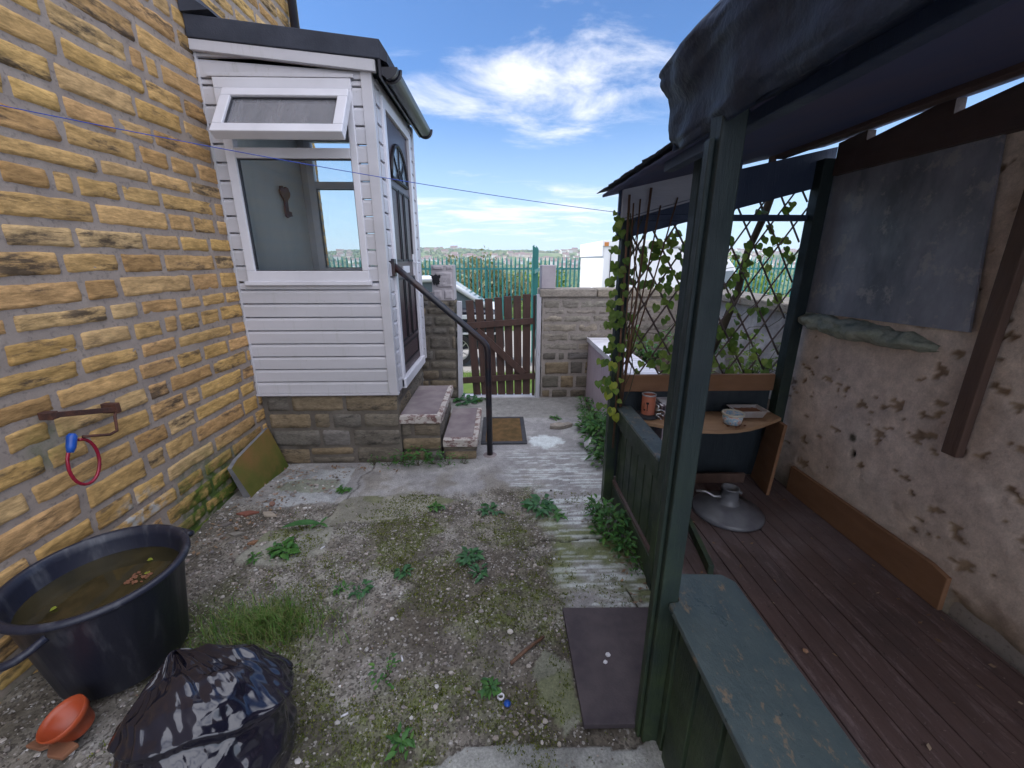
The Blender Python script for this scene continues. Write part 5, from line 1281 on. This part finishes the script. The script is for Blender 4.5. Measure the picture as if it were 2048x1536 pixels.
# far hillside houses
hp = None
def far_house(x, y, s, ang, k):
    z = land(x, y)+4
    if k == 0 or True:
        t = thing('far_house', (x, y, z), 'tiny pale house among trees on the far hillside', 'house', 'houses on the far hillside')
        t.rotation_euler[2] = ang; t.scale = (s, s, s)
    return t
mw = bpy.data.meshes.new('house_wall'); L, Wd, Hh = 9, 5, 7
mw.from_pydata([(x, y, z) for x in (-L, L) for y in (-Wd, Wd) for z in (-4, Hh)]+[(-L, 0, Hh+4), (L, 0, Hh+4)], [], [(0, 1, 3, 2), (4, 6, 7, 5), (0, 4, 5, 1), (2, 3, 7, 6), (1, 8, 3), (5, 7, 9)]); mw.materials.append(MT['housewall'])
mr = bpy.data.meshes.new('house_roof'); mr.from_pydata([(-L-.5, -Wd-.6, Hh-.3), (L+.5, -Wd-.6, Hh-.3), (L+.5, 0, Hh+4.3), (-L-.5, 0, Hh+4.3), (-L-.5, Wd+.6, Hh-.3), (L+.5, Wd+.6, Hh-.3)], [], [(0, 1, 2, 3), (3, 2, 5, 4)]); mr.materials.append(MT['houseroof'])
mw2 = mw.copy(); mw2.materials[0] = simple('far_white_wall', (.62, .60, .56), None, .02, .9, bump=0)
rnd = random.Random(3); cnt = 0
while cnt < 210:
    y = rnd.uniform(1500, 2450); x = rnd.uniform(-.5, .75)*y
    if n1(x*.002, y*.002, 5)+rnd.uniform(-.2, .2) < .02: continue
    t = far_house(x, y, rnd.uniform(.8, 1.7), rnd.uniform(-.6, .6), cnt)
    for nm, me in (('wall', mw2 if rnd.random() < .35 else mw), ('roof', mr)):
        o = bpy.data.objects.new(nm, me); COL.objects.link(o); o.parent = t
    cnt += 1
# far woodland texture
m = M(); cnt = 0
while cnt < 7000:
    y = rnd.uniform(900, 2700); x = rnd.uniform(-.6, .85)*y
    if n1(x*.003, y*.003, 8)+rnd.uniform(-.3, .3) < -.05: continue
    s = rnd.uniform(5, 13); z = land(x, y)
    vs = [(x+q.x*s*rnd.uniform(.8, 1.3), y+q.y*s, z+s*.4+q.z*s*.7*rnd.uniform(.8, 1.2)) for q in ICO_V]; m.add(vs, ICO_F); cnt += 1
t = NT('far_trees'); g = t.n('ShaderNodeNewGeometry'); c = t.ramp(g.outputs['Random Per Island'], [(0, (.035, .07, .02)), (.4, (.06, .11, .03)), (.8, (.10, .14, .045)), (1, (.13, .13, .06))])
o = m.build('far_woodland', t.fin(c, .95, .1), fixn=False); kind(o, 'stuff')

# ------------------------------------------------------------------ haze, world, sun
EL, AZ = radians(48), radians(-91)        # azimuth from +Y, clockwise positive
sd = Vector((sin(AZ)*cos(EL), cos(AZ)*cos(EL), sin(EL)))
sun = bpy.data.lights.new('sun', 'SUN'); sun.energy = 4.2; sun.angle = radians(.53); sun.color = (1, .95, .87)
so = bpy.data.objects.new('sun', sun); COL.objects.link(so); so.rotation_euler = sd.to_track_quat('Z', 'Y').to_euler(); so.location = (-6, 0, 12)
w = bpy.data.worlds.new('World'); sc.world = w; w.use_nodes = True; nt = w.node_tree; nt.nodes.clear()
def N(t, **k):
    n = nt.nodes.new(t)
    for a, v in k.items(): setattr(n, a, v)
    return n
def Lk(a, b): nt.links.new(a, b)
def MA(op, a, b=None, clamp=False):
    n = N('ShaderNodeMath', operation=op, use_clamp=clamp)
    for i, v in enumerate((a, b)):
        if v is None: continue
        if isinstance(v, (int, float)): n.inputs[i].default_value = v
        else: Lk(v, n.inputs[i])
    return n.outputs[0]
def MR(v, a, b, lo=0.0, hi=1.0):
    n = N('ShaderNodeMapRange', interpolation_type='SMOOTHSTEP'); Lk(v, n.inputs[0])
    for i, q in enumerate((a, b, lo, hi)): n.inputs[i+1].default_value = q
    return n.outputs[0]
def MX(f, a, b, mode='MIX'):
    n = N('ShaderNodeMix', data_type='RGBA', blend_type=mode)
    if isinstance(f, (int, float)): n.inputs[0].default_value = f
    else: Lk(f, n.inputs[0])
    for i, v in ((6, a), (7, b)):
        if hasattr(v, '__len__'): n.inputs[i].default_value = (*v, 1)
        else: Lk(v, n.inputs[i])
    return n.outputs[2]
sky = N('ShaderNodeTexSky', sky_type='NISHITA'); sky.sun_disc = False; sky.sun_elevation = EL; sky.sun_rotation = AZ
sky.altitude = 150; sky.air_density = 1.0; sky.dust_density = .6; sky.ozone_density = 2.5
tc = N('ShaderNodeTexCoord'); sp = N('ShaderNodeSeparateXYZ'); Lk(tc.outputs['Generated'], sp.inputs[0])
X, Y, Z = sp.outputs
# cirrus: planar projection of the direction
zz = MA('ADD', MA('MAXIMUM', Z, 0.0), .10)
cb = N('ShaderNodeCombineXYZ'); Lk(MA('DIVIDE', X, zz), cb.inputs[0]); Lk(MA('DIVIDE', Y, zz), cb.inputs[1])
mp = N('ShaderNodeMapping'); mp.inputs['Scale'].default_value = (1.0, 1.5, 1); mp.inputs['Rotation'].default_value = (0, 0, .35); mp.inputs['Location'].default_value = (SKYX, SKYY, 0) if 'SKYX' in globals() else (1.7, .4, 0); Lk(cb.outputs[0], mp.inputs[0])
nz = N('ShaderNodeTexNoise'); nz.inputs['Scale'].default_value = 1.3; nz.inputs['Detail'].default_value = 9; nz.inputs['Roughness'].default_value = .62; nz.inputs['Distortion'].default_value = .5; Lk(mp.outputs[0], nz.inputs['Vector'])
az = MA('ARCTAN2', X, Y)
def bell(v, c, w):
    d = MA('DIVIDE', MA('SUBTRACT', v, c), w); return MA('POWER', 2.718, MA('MULTIPLY', MA('MULTIPLY', d, d), -1))
band = MA('MULTIPLY', bell(az, .09, .36), bell(Z, .325, .080))
band2 = MA('MULTIPLY', bell(az, .04, .45), bell(Z, .10, .055))
cf = MR(MA('ADD', nz.outputs['Fac'], MA('SUBTRACT', MA('MULTIPLY', band, .34), .20)), .40, .76)
cf2 = MR(MA('ADD', nz.outputs['Fac'], MA('SUBTRACT', MA('MULTIPLY', band2, .26), .20)), .42, .70, 0, .75)
back = MA('MAXIMUM', MA('MULTIPLY', MR(Y, .10, -.25), MR(Z, .02, .4, .35, 1.0)), MR(Z, .64, .84))  # unseen bright cloud behind and overhead, added to fill the shaded yard
cfb = MA('MULTIPLY', MR(nz.outputs['Fac'], .30, .55), back)
base = MX(1.0, sky.outputs[0], (.70, 1.04, 1.42), 'MULTIPLY')
hz = MR(Z, .0, .34, .62, 0.0)
base = MX(hz, base, (6.6, 8.2, 9.6))
CL = 9.5
c1 = MX(MA('MAXIMUM', cf, cf2), base, (CL, CL, CL*1.03))
c1 = MX(cfb, c1, (19.5, 20, 22.5))
bg = N('ShaderNodeBackground'); bg.inputs['Strength'].default_value = .10; Lk(c1, bg.inputs[0]); wo = N('ShaderNodeOutputWorld'); Lk(bg.outputs[0], wo.inputs[0])

HAZE = True
if HAZE:
    m = M(); m.box(-3200, 3400, -30, 3550, -140, 130)
    t = bpy.data.materials.new('hazy_air'); t.use_nodes = True; q = t.node_tree; q.nodes.clear()
    out = q.nodes.new('ShaderNodeOutputMaterial'); pv = q.nodes.new('ShaderNodeVolumePrincipled'); pv.inputs['Color'].default_value = (.80, .88, 1, 1); pv.inputs['Density'].default_value = .00015; pv.inputs['Anisotropy'].default_value = .2
    q.links.new(pv.outputs[0], out.inputs['Volume']); o = m.build('haze', t); kind(o, 'stuff')

sc.view_settings.view_transform = 'Standard'; sc.view_settings.look = 'None'; sc.view_settings.gamma = 1; sc.view_settings.exposure = 0.45
cy = sc.cycles
cy.max_bounces = 8; cy.transparent_max_bounces = 12; cy.use_denoising = True
cy.volume_bounces = 0
